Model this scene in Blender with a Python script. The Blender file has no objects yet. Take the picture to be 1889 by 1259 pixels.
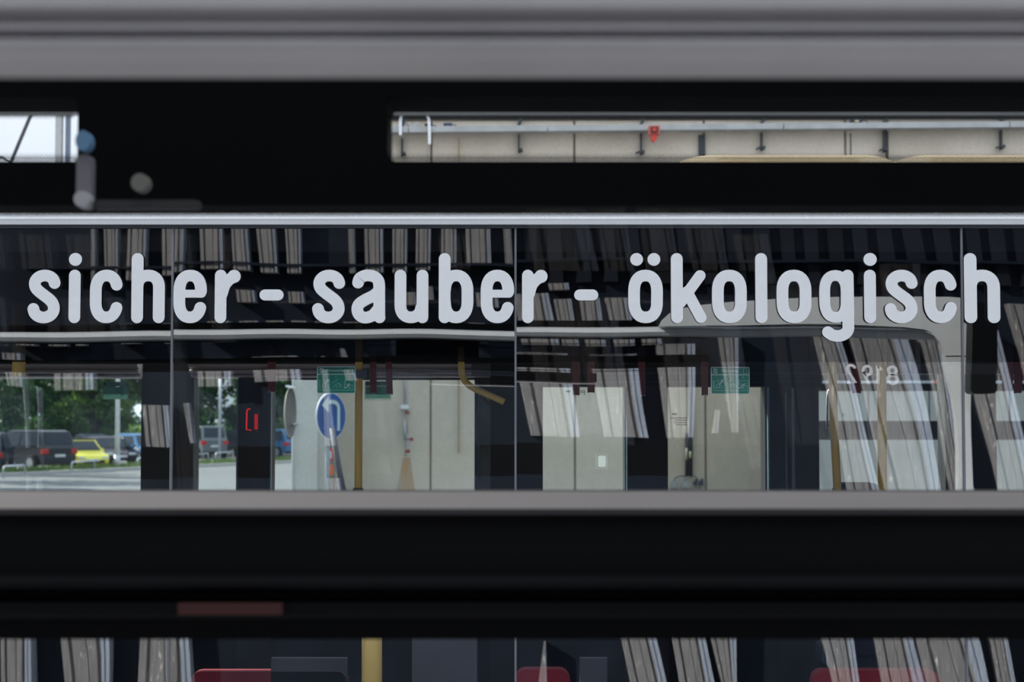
import bpy, math, random
from mathutils import Vector, Matrix
random.seed(7)
S = bpy.context.scene
COL = S.collection
PI = math.pi

# ------------------------------------------------------------------ camera, sky, sun, exposure
F = 3148.0                       # focal length in pixels of the 1889 px frame (60 mm on 36 mm)
CX, CY = 944.5, 629.5
TH = math.atan(157.5 / F)        # camera tilted up a little
CAMZ = 2.0
GL = 4.84                        # distance of the lettered glass
cam_d = bpy.data.cameras.new('camera')
cam = bpy.data.objects.new('camera', cam_d); COL.objects.link(cam)
cam.location = (0, 0, CAMZ); cam.rotation_euler = (PI / 2 + TH, 0, 0)
cam_d.sensor_width = 36; cam_d.lens = 60; cam_d.clip_start = 0.05; cam_d.clip_end = 600
cam_d.dof.use_dof = True; cam_d.dof.focus_distance = GL; cam_d.dof.aperture_fstop = 7.0
cam_d.dof.aperture_blades = 0
S.camera = cam

w = bpy.data.worlds.new('sky'); S.world = w; w.use_nodes = True
nt = w.node_tree; bg = nt.nodes['Background']
tc = nt.nodes.new('ShaderNodeTexCoord'); sp = nt.nodes.new('ShaderNodeSeparateXYZ')
rp = nt.nodes.new('ShaderNodeValToRGB')
rp.color_ramp.elements[0].position = 0.05; rp.color_ramp.elements[0].color = (0.30, 0.33, 0.37, 1)
rp.color_ramp.elements[1].position = 0.9; rp.color_ramp.elements[1].color = (0.86, 0.93, 1.0, 1)
nt.links.new(tc.outputs['Generated'], sp.inputs[0]); nt.links.new(sp.outputs['Z'], rp.inputs[0])
nt.links.new(rp.outputs[0], bg.inputs['Color']); bg.inputs['Strength'].default_value = 2.3

sun_d = bpy.data.lights.new('sun', 'SUN'); sun_d.energy = 11.0; sun_d.angle = 0.01
sun_d.color = (1.0, 0.93, 0.83)
sun = bpy.data.objects.new('sun', sun_d); COL.objects.link(sun)
sun.rotation_euler = Vector((0.74, -0.46, -0.50)).to_track_quat('-Z', 'Y').to_euler()
sun.location = (-20, 12, 20)

S.view_settings.view_transform = 'Standard'; S.view_settings.look = 'None'
S.view_settings.gamma = 1.0; S.view_settings.exposure = 0.0
S.view_settings.use_curve_mapping = False
S.cycles.max_bounces = 10; S.cycles.transparent_max_bounces = 24

# ------------------------------------------------------------------ image measurement helpers
ct, st = math.cos(TH), math.sin(TH)
def P(px, py, Y):
    a = (px - CX) / F; b = (CY - py) / F
    dy = ct - b * st
    return Vector((a * Y / dy, Y, CAMZ + (st + b * ct) * Y / dy))
def X(px, Y, py=700): return P(px, py, Y).x
def Z(py, Y): return P(945, py, Y).z
def MX(px, Y, py=700): return P(px, py, 2 * GL - Y).x     # things seen mirrored in the glass
def MZ(py, Y): return P(945, py, 2 * GL - Y).z

# ------------------------------------------------------------------ materials
def newmat(name):
    m = bpy.data.materials.new(name); m.use_nodes = True
    return m, m.node_tree, m.node_tree.nodes['Principled BSDF']
def mat(name, col, rough=0.6, metal=0.0, var=0.12, scale=6.0, bump=0.0, stretch=None, col2=None, spec=0.5, detail=4):
    m, t, b = newmat(name)
    tc = t.nodes.new('ShaderNodeTexCoord'); mp = t.nodes.new('ShaderNodeMapping')
    if stretch: mp.inputs['Scale'].default_value = stretch
    n = t.nodes.new('ShaderNodeTexNoise'); n.inputs['Scale'].default_value = scale; n.inputs['Detail'].default_value = detail
    r = t.nodes.new('ShaderNodeValToRGB')
    r.color_ramp.elements[0].position = 0.3; r.color_ramp.elements[1].position = 0.7
    c2 = col2 if col2 else tuple(c * (1 + var) for c in col)
    c1 = col if col2 else tuple(c * (1 - var) for c in col)
    r.color_ramp.elements[0].color = (*c1, 1); r.color_ramp.elements[1].color = (*[min(1, c) for c in c2], 1)
    t.links.new(tc.outputs['Object'], mp.inputs[0]); t.links.new(mp.outputs[0], n.inputs[0])
    t.links.new(n.outputs['Fac'], r.inputs[0]); t.links.new(r.outputs[0], b.inputs['Base Color'])
    b.inputs['Roughness'].default_value = rough; b.inputs['Metallic'].default_value = metal
    b.inputs['Specular IOR Level'].default_value = spec
    if bump:
        bn = t.nodes.new('ShaderNodeBump'); bn.inputs['Strength'].default_value = 1; bn.inputs['Distance'].default_value = bump
        t.links.new(n.outputs['Fac'], bn.inputs['Height']); t.links.new(bn.outputs[0], b.inputs['Normal'])
    return m
def glass(name, refl, tint, wave=0.0, wscale=2.5, rough=0.0):
    """thin window glass: lets light through, reflects a fixed share, surface slightly wavy"""
    m = bpy.data.materials.new(name); m.use_nodes = True; t = m.node_tree
    t.nodes.remove(t.nodes['Principled BSDF']); out = t.nodes['Material Output']
    tr = t.nodes.new('ShaderNodeBsdfTransparent'); tr.inputs[0].default_value = (*tint, 1)
    g = t.nodes.new('ShaderNodeBsdfGlossy'); g.inputs['Roughness'].default_value = rough
    g.inputs[0].default_value = (0.94, 0.97, 1.0, 1)
    mx = t.nodes.new('ShaderNodeMixShader'); mx.inputs[0].default_value = refl
    t.links.new(tr.outputs[0], mx.inputs[1]); t.links.new(g.outputs[0], mx.inputs[2])
    t.links.new(mx.outputs[0], out.inputs[0])
    if wave:
        tc = t.nodes.new('ShaderNodeTexCoord'); mp = t.nodes.new('ShaderNodeMapping'); mp.inputs['Scale'].default_value = (1.0, 1.0, 0.55)
        n = t.nodes.new('ShaderNodeTexNoise'); n.inputs['Scale'].default_value = wscale; n.inputs['Detail'].default_value = 0.5
        bn = t.nodes.new('ShaderNodeBump'); bn.inputs['Strength'].default_value = 1; bn.inputs['Distance'].default_value = wave
        t.links.new(tc.outputs['Object'], mp.inputs[0]); t.links.new(mp.outputs[0], n.inputs[0])
        t.links.new(n.outputs['Fac'], bn.inputs['Height']); t.links.new(bn.outputs[0], g.inputs['Normal'])
    return m
def backlit(name, col, mixf=0.7):
    m = mat(name, col, .5); t = m.node_tree; b = t.nodes['Principled BSDF']; o = t.nodes['Material Output']
    tl = t.nodes.new('ShaderNodeBsdfTranslucent'); tl.inputs[0].default_value = (*col, 1)
    mx = t.nodes.new('ShaderNodeMixShader'); mx.inputs[0].default_value = mixf
    t.links.new(b.outputs[0], mx.inputs[1]); t.links.new(tl.outputs[0], mx.inputs[2]); t.links.new(mx.outputs[0], o.inputs[0])
    return m
def lamp(name, col, s):
    m, t, b = newmat(name); b.inputs['Base Color'].default_value = (*col, 1)
    b.inputs['Emission Color'].default_value = (*col, 1); b.inputs['Emission Strength'].default_value = s
    return m

M = dict(
    black=mat('black_rubber', (0.002, 0.0022, 0.0026), 0.8, spec=0.06),
    black_gloss=mat('black_panel', (0.004, 0.0042, 0.005), 0.45, spec=0.25),
    inner=mat('dark_lining', (0.010, 0.011, 0.013), 0.7, spec=0.2),
    frame=mat('dark_frame', (0.018, 0.02, 0.024), 0.5, spec=0.3),
    trim=mat('grey_trim', (0.50, 0.48, 0.49), 0.45, var=0.06),
    sill=mat('grey_sill', (0.045, 0.043, 0.046), 0.85, var=0.05, spec=0.1),
    silver=mat('silver_paint', (0.84, 0.86, 0.88), 0.32, 0.0, var=0.03, scale=1.5),
    white=mat('white_paint', (0.82, 0.84, 0.88), 0.35, var=0.03),
    vinyl=mat('white_vinyl', (0.82, 0.83, 0.86), 0.7, var=0.02, scale=60, spec=0.1),
    seal=mat('grey_seal', (0.05, 0.058, 0.07), 0.6),
    gap=mat('seam_grey', (0.16, 0.165, 0.19), 0.5),
    ceil=mat('ceiling_panel_grey', (0.55, 0.53, 0.53), 0.6, var=0.05),
    yellow=mat('yellow_paint', (0.78, 0.52, 0.15), 0.4, var=0.1),
    maroon=mat('maroon_strap', (0.17, 0.04, 0.048), 0.8, var=0.15, scale=40),
    green=mat('green_sign', (0.0, 0.20, 0.14), 0.45, var=0.04),
    dgreen=mat('dark_green_sign', (0.03, 0.075, 0.062), 0.45, var=0.04),
    dgreen2=mat('dark_green_line', (0.09, 0.13, 0.115), 0.45, var=0.04),
    signwhite=mat('sign_white', (0.50, 0.62, 0.66), 0.6, var=0.03),
    blue=mat('sign_blue', (0.02, 0.085, 0.30), 0.5, var=0.1),
    red=mat('red_plastic', (0.60, 0.06, 0.04), 0.5),
    orange=mat('orange_red_plastic', (0.75, 0.16, 0.05), 0.5),
    dkred=mat('dark_red_reflection', (0.045, 0.006, 0.007), 0.7),
    seatred=mat('red_seat_cloth', (0.30, 0.01, 0.03), 0.8),
    seatblue=mat('blue_seat_cloth', (0.02, 0.035, 0.07), 0.8),
    greypanel=mat('grey_panel', (0.11, 0.11, 0.14), 0.6),
    steel=mat('galvanised_steel', (0.45, 0.48, 0.54), 0.45, 0.3, var=0.15, scale=12),
    conduit=mat('grey_conduit', (0.40, 0.42, 0.43), 0.6),
    darksteel=mat('dark_steel', (0.035, 0.045, 0.055), 0.5),
    copper=mat('tan_pipe', (0.40, 0.30, 0.18), 0.6),
    asphalt=mat('asphalt', (0.13, 0.135, 0.145), 0.9, var=0.2, scale=2.0),
    kerb=mat('kerb_stone', (0.42, 0.42, 0.42), 0.9),
    bark=mat('bark', (0.045, 0.038, 0.03), 0.9, scale=8),
    pole=mat('white_lamp_post', (0.75, 0.78, 0.82), 0.5),
    tyre=mat('tyre', (0.012, 0.012, 0.013), 0.9),
    rim=mat('wheel_rim', (0.4, 0.42, 0.45), 0.35, 0.6),
    carglass=mat('car_glass', (0.02, 0.03, 0.045), 0.12, spec=0.2),
    plate=mat('number_plate', (0.65, 0.68, 0.72), 0.5),
    taill=mat('tail_lamp', (0.45, 0.02, 0.02), 0.3),
    headl=mat('head_lamp', (0.6, 0.65, 0.7), 0.2),
    roof=mat('pale_roof', (0.55, 0.62, 0.70), 0.6),
    facade=mat('grey_facade', (0.20, 0.20, 0.20), 0.8),
    beige=mat('beige_housing', (0.70, 0.58, 0.38), 0.6, var=0.04),
    paper=mat('faded_print', (0.16, 0.17, 0.165), 0.8),
    edgeblue=mat('tinted_blue_edge', (0.20, 0.33, 0.42), 0.3),  # light blue colour of glass edges and cable glands
    rust=mat('rust_orange', (0.62, 0.33, 0.14), 0.9, col2=(0.50, 0.45, 0.36), scale=14, stretch=(1, 1, 0.3)),
)
M['glass_front'] = glass('wavy_window_glass', 0.125, (0.97, 0.985, 0.985), wave=0.0014, wscale=2.6)
M['glass_frit'] = glass('dark_tinted_glass', 0.125, (0.30, 0.31, 0.33), wave=0.0014, wscale=2.6)
M['glass_back'] = glass('clear_window_glass', 0.04, (0.93, 0.975, 0.975))
M['dgreen'] = backlit('thin_dark_green_film', (0.05, 0.12, 0.10)); M['dgreen2'] = backlit('thin_pale_line_film', (0.30, 0.36, 0.33)); M['film'] = backlit('pale_film', (0.7, 0.74, 0.74)); M['film2'] = backlit('grey_film', (0.50, 0.53, 0.53))
M['glass_dim'] = glass('tinted_window_glass', 0.04, (0.84, 0.86, 0.83))  # slightly darker tint, for one far pane
M['glass_near'] = glass('clean_window_glass', 0.006, (1, 1, 1))
M['redlight'] = lamp('red_light', (1.0, 0.02, 0.03), 0.7)
# concrete with stains and cast texture
def concrete(name, a, b2, scale=1.2):
    m, t, b = newmat(name)
    tc = t.nodes.new('ShaderNodeTexCoord')
    n = t.nodes.new('ShaderNodeTexNoise'); n.inputs['Scale'].default_value = scale; n.inputs['Detail'].default_value = 8; n.inputs['Roughness'].default_value = 0.65
    n2 = t.nodes.new('ShaderNodeTexNoise'); n2.inputs['Scale'].default_value = 35; n2.inputs['Detail'].default_value = 3
    r = t.nodes.new('ShaderNodeValToRGB'); r.color_ramp.elements[0].position = 0.3; r.color_ramp.elements[1].position = 0.72
    r.color_ramp.elements[0].color = (*a, 1); r.color_ramp.elements[1].color = (*b2, 1)
    t.links.new(tc.outputs['Object'], n.inputs[0]); t.links.new(tc.outputs['Object'], n2.inputs[0])
    mx = t.nodes.new('ShaderNodeMixRGB'); mx.blend_type = 'MULTIPLY'; mx.inputs[0].default_value = 0.25
    t.links.new(n.outputs['Fac'], r.inputs[0]); t.links.new(r.outputs[0], mx.inputs[1]); t.links.new(n2.outputs['Fac'], mx.inputs[2])
    t.links.new(mx.outputs[0], b.inputs['Base Color']); b.inputs['Roughness'].default_value = 0.92
    b.inputs['Specular IOR Level'].default_value = 0.15
    return m
M['concrete'] = concrete('concrete', (0.66, 0.59, 0.49), (0.84, 0.76, 0.65))
M['concrete2'] = concrete('pale_concrete', (0.60, 0.61, 0.58), (0.76, 0.77, 0.74))
# fluted cladding: warm grey with long vertical streaks and pale scratches
def cladding(name, base, hi, streak):
    m, t, b = newmat(name)
    tc = t.nodes.new('ShaderNodeTexCoord'); mp = t.nodes.new('ShaderNodeMapping'); mp.inputs['Scale'].default_value = (24, 24, 1.0)
    n = t.nodes.new('ShaderNodeTexNoise'); n.inputs['Scale'].default_value = 3; n.inputs['Detail'].default_value = 6
    r = t.nodes.new('ShaderNodeValToRGB'); r.color_ramp.elements[0].position = 0.3; r.color_ramp.elements[1].position = 0.66
    r.color_ramp.elements[0].color = (*base, 1); r.color_ramp.elements[1].color = (*hi, 1)
    mp2 = t.nodes.new('ShaderNodeMapping'); mp2.inputs['Scale'].default_value = (16, 16, 2.2)
    n2 = t.nodes.new('ShaderNodeTexNoise'); n2.inputs['Scale'].default_value = 2.2; n2.inputs['Detail'].default_value = 8; n2.inputs['Distortion'].default_value = 1.5
    r2 = t.nodes.new('ShaderNodeValToRGB'); r2.color_ramp.elements[0].position = 0.64; r2.color_ramp.elements[1].position = 0.70
    r2.color_ramp.elements[0].color = (0, 0, 0, 1); r2.color_ramp.elements[1].color = (1, 1, 1, 1)
    mx = t.nodes.new('ShaderNodeMixRGB'); mx.inputs[2].default_value = (*streak, 1)
    t.links.new(tc.outputs['Object'], mp.inputs[0]); t.links.new(mp.outputs[0], n.inputs[0]); t.links.new(n.outputs['Fac'], r.inputs[0])
    t.links.new(tc.outputs['Object'], mp2.inputs[0]); t.links.new(mp2.outputs[0], n2.inputs[0]); t.links.new(n2.outputs['Fac'], r2.inputs[0])
    t.links.new(r2.outputs[0], mx.inputs[0]); t.links.new(r.outputs[0], mx.inputs[1]); t.links.new(mx.outputs[0], b.inputs['Base Color'])
    b.inputs['Roughness'].default_value = 0.8
    return m
M['rib'] = cladding('weathered_cladding', (0.195, 0.19, 0.195), (0.335, 0.325, 0.33), (0.85, 0.82, 0.74))
M['ribclean'] = cladding('grey_cladding', (0.24, 0.23, 0.23), (0.40, 0.38, 0.37), (0.42, 0.40, 0.38))
M['flash'] = cladding('blue_lit_flashing', (0.31, 0.36, 0.46), (0.48, 0.53, 0.63), (0.5, 0.55, 0.64))  # blue light along the post edges is put into this colour
M['navy'] = mat('navy_cladding', (0.011, 0.017, 0.030), 0.6, var=0.3, scale=3, spec=0.2)
M['navy2'] = mat('dark_cladding', (0.016, 0.020, 0.030), 0.6, var=0.3, scale=3, spec=0.2)

# ------------------------------------------------------------------ mesh builder
class B:
    def __init__(s): s.v = []; s.f = []; s.m = []
    def poly(s, pts, mi=0):
        i = len(s.v); s.v += [tuple(p) for p in pts]; s.f.append(tuple(range(i, i + len(pts)))); s.m.append(mi); return s
    def box(s, x0, x1, y0, y1, z0, z1, mi=0):
        i = len(s.v)
        for z in (z0, z1):
            s.v += [(x0, y0, z), (x1, y0, z), (x1, y1, z), (x0, y1, z)]
        for f in ((0, 3, 2, 1), (4, 5, 6, 7), (0, 1, 5, 4), (1, 2, 6, 5), (2, 3, 7, 6), (3, 0, 4, 7)):
            s.f.append(tuple(i + k for k in f)); s.m.append(mi)
        return s
    def bev(s, x0, x1, y0, y1, z0, z1, r, n=3, mi=0, axis='y'):
        """box with rounded corners as seen along the axis"""
        A = {'y': (x0, x1, z0, z1), 'x': (y0, y1, z0, z1), 'z': (x0, x1, y0, y1)}[axis]
        a0, a1, b0, b1 = A; o = []
        for cx, cy, t0 in ((a1 - r, b0 + r, -PI / 2), (a1 - r, b1 - r, 0), (a0 + r, b1 - r, PI / 2), (a0 + r, b0 + r, PI)):
            for k in range(n + 1):
                t = t0 + PI / 2 * k / n; o.append((cx + r * math.cos(t), cy + r * math.sin(t)))
        lim = {'y': (y0, y1), 'x': (x0, x1), 'z': (z0, z1)}[axis]
        return s.prism(o, lim[0], lim[1], axis, mi)
    def prism(s, o, a, b, axis='y', mi=0):
        i = len(s.v); n = len(o)
        if a == b:                      # a thin film: one face
            s.v += [(p[0], a, p[1]) for p in o]; s.f.append(tuple(range(i, i + n))); s.m.append(mi); return s
        for c in (a, b):
            for p in o:
                s.v.append({'y': (p[0], c, p[1]), 'x': (c, p[0], p[1]), 'z': (p[0], p[1], c)}[axis])
        s.f.append(tuple(range(i, i + n))); s.m.append(mi)
        s.f.append(tuple(reversed(range(i + n, i + 2 * n)))); s.m.append(mi)
        for k in range(n):
            s.f.append((i + k, i + n + k, i + n + (k + 1) % n, i + (k + 1) % n)); s.m.append(mi)
        return s
    def tube(s, pts, r, seg=10, mi=0, r1=None):
        pts = [Vector(p) for p in pts]; i = len(s.v); n = len(pts)
        for k, p in enumerate(pts):
            d = (pts[min(k + 1, n - 1)] - pts[max(k - 1, 0)]).normalized()
            u = d.cross(Vector((0.13, 0.97, 0.2))).normalized() if abs(d.y) < .9 else d.cross(Vector((0, 0, 1))).normalized()
            v = d.cross(u)
            rr = r if r1 is None else r + (r1 - r) * k / (n - 1)
            for q in range(seg):
                t = 2 * PI * q / seg; s.v.append(tuple(p + rr * (u * math.cos(t) + v * math.sin(t))))
        for k in range(n - 1):
            for q in range(seg):
                a = i + k * seg + q; b = i + k * seg + (q + 1) % seg
                s.f.append((a, b, b + seg, a + seg)); s.m.append(mi)
        s.f.append(tuple(reversed(range(i, i + seg)))); s.m.append(mi)
        s.f.append(tuple(range(i + (n - 1) * seg, i + n * seg))); s.m.append(mi)
        return s
    def disc(s, c, r, h, axis='y', n=20, mi=0, rz=None):
        o = [((c[0] if axis != 'x' else c[1]) + r * math.cos(2 * PI * k / n), (c[2] if axis != 'z' else c[1]) + (rz or r) * math.sin(2 * PI * k / n)) for k in range(n)]
        ca = {'y': c[1], 'x': c[0], 'z': c[2]}[axis]
        return s.prism(o, ca - h / 2, ca + h / 2, axis, mi)
    def stroke(s, pts, w, y0, y1, closed=False, w1=None, caps=True, mi=0):
        """ribbon with round caps lying in the XZ plane, pts are (x,z)"""
        P2 = [Vector(p) for p in pts]; n = len(P2); L = []; R = []
        for k in range(n):
            a = P2[(k - 1) % n] if closed else P2[max(k - 1, 0)]
            b = P2[(k + 1) % n] if closed else P2[min(k + 1, n - 1)]
            d = (b - a).normalized(); nn = Vector((-d.y, d.x))
            ww = (w if w1 is None else w + (w1 - w) * k / (n - 1)) / 2
            L.append(P2[k] + nn * ww); R.append(P2[k] - nn * ww)
        i = len(s.v)
        for y in (y0, y1):
            for p in L: s.v.append((p.x, y, p.y))
            for p in R: s.v.append((p.x, y, p.y))
        m = n if closed else n - 1
        for k in range(m):
            j = (k + 1) % n
            s.f.append((i + k, i + n + k, i + n + j, i + j)); s.m.append(mi)
            q = i + 2 * n
            s.f.append((q + k, q + j, q + n + j, q + n + k)); s.m.append(mi)
            s.f.append((i + k, i + j, q + j, q + k)); s.m.append(mi)
            s.f.append((i + n + k, q + n + k, q + n + j, i + n + j)); s.m.append(mi)
        if caps and not closed:
            for e, ww in ((0, w), (n - 1, w if w1 is None else w1)):
                s.disc((P2[e].x, (y0 + y1) / 2, P2[e].y), ww / 2, abs(y1 - y0) * 0.98, 'y', 20, mi)
        return s
    def build(s, name, mats, parent=None, smooth=False):
        me = bpy.data.meshes.new(name); me.from_pydata(s.v, [], s.f)
        if not isinstance(mats, (list, tuple)): mats = [mats]
        for m in mats: me.materials.append(M[m] if isinstance(m, str) else m)
        me.polygons.foreach_set('material_index', s.m)
        if smooth: me.polygons.foreach_set('use_smooth', [True] * len(s.f))
        me.update()
        o = bpy.data.objects.new(name, me); COL.objects.link(o)
        if parent:
            o.parent = parent
            if parent.type == 'EMPTY' and not parent.get('_local'):
                o.location = -parent.location
        return o
def tag(o, label=None, cat=None, group=None, kind=None):
    if label: o['label'] = label
    if cat: o['category'] = cat
    if group: o['group'] = group
    if kind: o['kind'] = kind
    return o
def thing(name, label, cat, loc=(0, 0, 0), group=None, rz=0.0, local=False):
    o = bpy.data.objects.new(name, None); COL.objects.link(o); o.location = loc; o.rotation_euler = (0, 0, rz)
    o.empty_display_size = 0.1
    if local: LOCALS.append(o); o['_local'] = 1
    return tag(o, label, cat, group)
LOCALS = []
def copy_tree(o, parent=None):
    c = o.copy(); COL.objects.link(c); c.parent = parent
    for ch in list(o.children): copy_tree(ch, c)
    return c
def text_mesh(name, txt, size, mt, parent, loc, flip=False, extrude=0.0003, bold=0.0, sx=1.0):
    cu = bpy.data.curves.new(name, 'FONT'); cu.body = txt; cu.size = size; cu.align_x = 'CENTER'; cu.align_y = 'CENTER'
    cu.extrude = extrude; cu.offset = bold; cu.resolution_u = 3
    t = bpy.data.objects.new(name + '_t', cu); COL.objects.link(t)
    bpy.context.view_layer.update()
    me = bpy.data.meshes.new_from_object(t.evaluated_get(bpy.context.evaluated_depsgraph_get()))
    bpy.data.objects.remove(t)
    me.transform(Matrix.Rotation(PI / 2, 4, 'X'))
    if flip: me.transform(Matrix.Rotation(PI, 4, 'Z'))
    me.transform(Matrix.Diagonal((sx, 1, 1, 1))); me.transform(Matrix.Translation(loc))
    me.materials.clear(); me.materials.append(M[mt])
    o = bpy.data.objects.new(name, me); COL.objects.link(o); o.parent = parent
    if parent.type == 'EMPTY' and not parent.get('_local'): o.location = -parent.location
    return o

# ================================================================== SETTING
g = B(); g.poly([(-150, -30, 0), (150, -30, 0), (150, 260, 0), (-150, 260, 0)])
tag(g.build('ground', 'asphalt'), kind='structure')

# wall behind the camera, seen in the glass: navy sheeting with fluted posts
YW = -3.0
ws = B(); ws.box(-9, 9, YW - 0.3, YW - 0.12, 0, 6.5)
wall_back = tag(ws.build('wall_back', 'navy'), kind='structure')
def rib(xlt, xrt, yt, xlb, xrb, yb, m='rib', fl=0.2, depth=0.10):
    """one fluted post: corners given where the mirror image shows them"""
    T = lambda px, py, dy=0.0: P(px, py, 2 * GL - YW) * 1.0
    a, b2, c, d = T(xlt, yt), T(xrt, yt), T(xlb, yb), T(xrb, yb)
    def pt(u, v, y):
        p = (a * (1 - u) + b2 * u) * (1 - v) + (c * (1 - u) + d * u) * v
        return (p.x, y, p.z)
    F0 = YW; G = YW - 0.025; K = YW - 0.12
    e = 1 - fl
    prof = [(0, K), (0.0, F0 - 0.02), (0.02, F0), (0.16, F0), (0.18, G), (0.22, G), (0.24, F0), (0.50 * e / 0.8, F0), (0.52 * e / 0.8, F0 - .008), (0.54 * e / 0.8, F0), (0.70 * e / 0.8, F0), (0.72 * e / 0.8, G), (0.76 * e / 0.8, G), (0.78 * e / 0.8, F0), (e, F0), (e, K)]
    q = B(); n = len(prof)
    for v in (0, 1):
        for (u, y) in prof: q.v.append(pt(u, v, y))
    for k in range(n):
        j = (k + 1) % n
        q.f.append((k, j, n + j, n + k)); q.m.append(0)
    q.f.append(tuple(range(n))); q.m.append(0); q.f.append(tuple(reversed(range(n, 2 * n)))); q.m.append(0)
    r = q.build('rib', m, wall_back)
    if fl > 0.05:
        prof = [(e, K), (e, F0 + 0.012), (e + fl * .35, F0 + 0.012), (e + fl * .38, F0), (e + fl * .5, F0), (e + fl * .53, F0 + 0.012), (1, F0 + 0.012), (1, K)]
        q = B(); n = len(prof)
        for v in (0, 1):
            for (u, y) in prof: q.v.append(pt(u, v, y))
        for k in range(n):
            j = (k + 1) % n
            q.f.append((k, j, n + j, n + k)); q.m.append(0)
        q.f.append(tuple(range(n))); q.m.append(0); q.f.append(tuple(reversed(range(n, 2 * n)))); q.m.append(0)
        q.build('flashing', 'flash', r)
    return r
# upper row over the bus roof, left half
for (a, b2, c, d, yb) in [(163, 170, 163, 170, 510), (184, 214, 188, 212, 500), (236, 272, 227, 262, 508), (297, 341, 299, 340, 500),
                         (362, 409, 370, 412, 496), (425, 458, 431, 461, 497), (470, 503, 478, 508, 499), (521, 553, 527, 556, 499),
                         (641, 651, 646, 655, 499), (667, 701, 672, 705, 498), (720, 751, 724, 753, 498), (768, 799, 771, 799, 494), (817, 845, 820, 848, 488), (860, 911, 868, 914, 487), (936, 950, 938, 949, 482)]:
    rib(a, b2, 300, c, d, yb, 'ribclean', 0.12)
for (a, b2, y0, y1) in [(435, 467, 534, 556), (530, 562, 535, 556), (753, 772, 536, 560), (793, 806, 525, 550), (886, 925, 535, 560)]:
    rib(a - 2, b2 - 2, y0, a, b2, y1, 'ribclean', 0.12)
for (a, b2) in [(40, 72), (92, 120), (137, 152), (221, 253), (302, 318), (385, 424), (440, 472), (488, 520), (536, 566), (584, 616), (637, 670), (870, 900)]:
    rib(a - 2, b2 - 2, 590, a + 2, b2 + 2, 625, 'ribclean', 0.14)
# middle posts that show above the roof line and down through the bus windows
for (a, b2, y0, c, d, y1) in [(956, 1016, 545, 970, 1036, 640), (1016, 1052, 527, 1020, 1054, 539), (1026, 1058, 556, 1042, 1072, 640),
                              (1073, 1105, 556, 1084, 1118, 640), (1116, 1156, 556, 1134, 1168, 640), (1172, 1205, 590, 1182, 1216, 640)]:
    rib(a, b2, y0, c, d, y1, 'ribclean', 0.2)
# big lower posts
LOW = [(12, 50, 640, 20, 50, 702), (100, 170, 665, 101, 173, 706), (49, 52, 655, 50, 53, 900), (74, 76, 700, 73, 76, 900), (6, 56, 1100, 10, 62, 1300), (105, 192, 1100, 113, 204, 1300), (262, 308, 735, 268, 312, 812), (252, 338, 1100, 258, 350, 1300),
       (340, 352, 735, 354, 361, 810), (365, 425, 655, 368, 430, 705), (462, 545, 655, 470, 552, 700), (592, 600, 655, 606, 632, 912), (628, 636, 640, 640, 660, 700),
       (958, 1050, 655, 978, 1070, 806), (1090, 1172, 655, 1118, 1196, 806), (1205, 1278, 640, 1232, 1278, 806), (1326, 1362, 620, 1352, 1362, 800),
       (1320, 1326, 760, 1314, 1324, 800)]
for (a, b2, y0, c, d, y1) in LOW: rib(a, b2, y0, c, d, y1, 'rib', 0.18)
for (a, b2, y0, c, d, y1) in [(1505, 1546, 610, 1650, 1720, 1320), (1565, 1668, 610, 1720, 1830, 1320), (1690, 1722, 610, 1850, 1880, 1320),
                              (1775, 1825, 610, 1920, 2000, 1320), (1845, 1900, 560, 2050, 2110, 1320),
                              (1130, 1190, 1110, 1170, 1240, 1320), (1000, 1002, 1190, 990, 1012, 1320), (1225, 1290, 1110, 1265, 1340, 1320),
                              (1300, 1365, 1110, 1355, 1366, 1320), (1500, 1560, 1110, 1548, 1600, 1320)]:
    rib(a, b2, y0, c, d, y1, 'rib', 0.22)
# dark corrugated sheeting in the upper half, folds of about 48 px in the mirror image
for k in range(22):
    x0 = 952 + k * 47
    q = B(); T = lambda px, py, y: (P(px, py, 2 * GL - YW).x, y, P(px, py, 2 * GL - YW).z)
    dx = 18 + k * 0.8
    fa, fb = YW - 0.119, YW - 0.05
    top, bot = 260, 526
    prof = [(0, fa), (3, fb), (26, fb), (33, fa)]
    n = 4
    for yy, sh in ((top, 0), (bot, dx)):
        for (u, y) in prof: q.v.append(T(x0 + u + sh, yy, y))
    for j in range(4):
        q.f.append((j, (j + 1) % 4, 4 + (j + 1) % 4, 4 + j)); q.m.append(0)
    q.f.append((0, 1, 2, 3)); q.m.append(0); q.f.append((7, 6, 5, 4)); q.m.append(0)
    q.build('rib', 'navy2', wall_back)
q = B(); q.box(-1.2 * 3, 3.9, YW - 0.12, YW + 0.015, MZ(487, YW), MZ(482, YW)); q.build('rail', 'navy', wall_back)

# ================================================================== FAR BUS
bus = thing('city_bus', 'dark glazed city bus with white lettering along its window band', 'bus', (0, GL, 0))
GT, GB = Z(420.5, GL), Z(1330, GL)
SE = [(-2700, 317), (317, 951), (951, 1776), (1776, 4400)]
zfr = Z(668, GL)
for k, (a, b2) in enumerate(SE):
    x0, x1 = X(a, GL, 600) + 0.0025, X(b2, GL, 600) - 0.0025
    if k == 0: x0 = -4.6
    if k == 3: x1 = 4.6
    tilt = [-0.0030, -0.0012, 0.0006, 0.0][k]; yaw = [0, 0.0006, 0, -0.002][k]
    for (nm, z0, z1, mm) in (('window_pane', GB, zfr, 'glass_front'), ('tinted_window_strip', zfr, GT, 'glass_frit')):
        q = B(); hx = (x1 - x0) / 2; zc = (GT + GB) / 2
        q.box(-hx, hx, 0, 0.005, z0 - zc, z1 - zc)
        o = q.build(nm, mm, bus)
        o.location = ((x0 + x1) / 2, 0.006, zc); o.rotation_euler = (tilt, 0, yaw)
    q = B()
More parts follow.
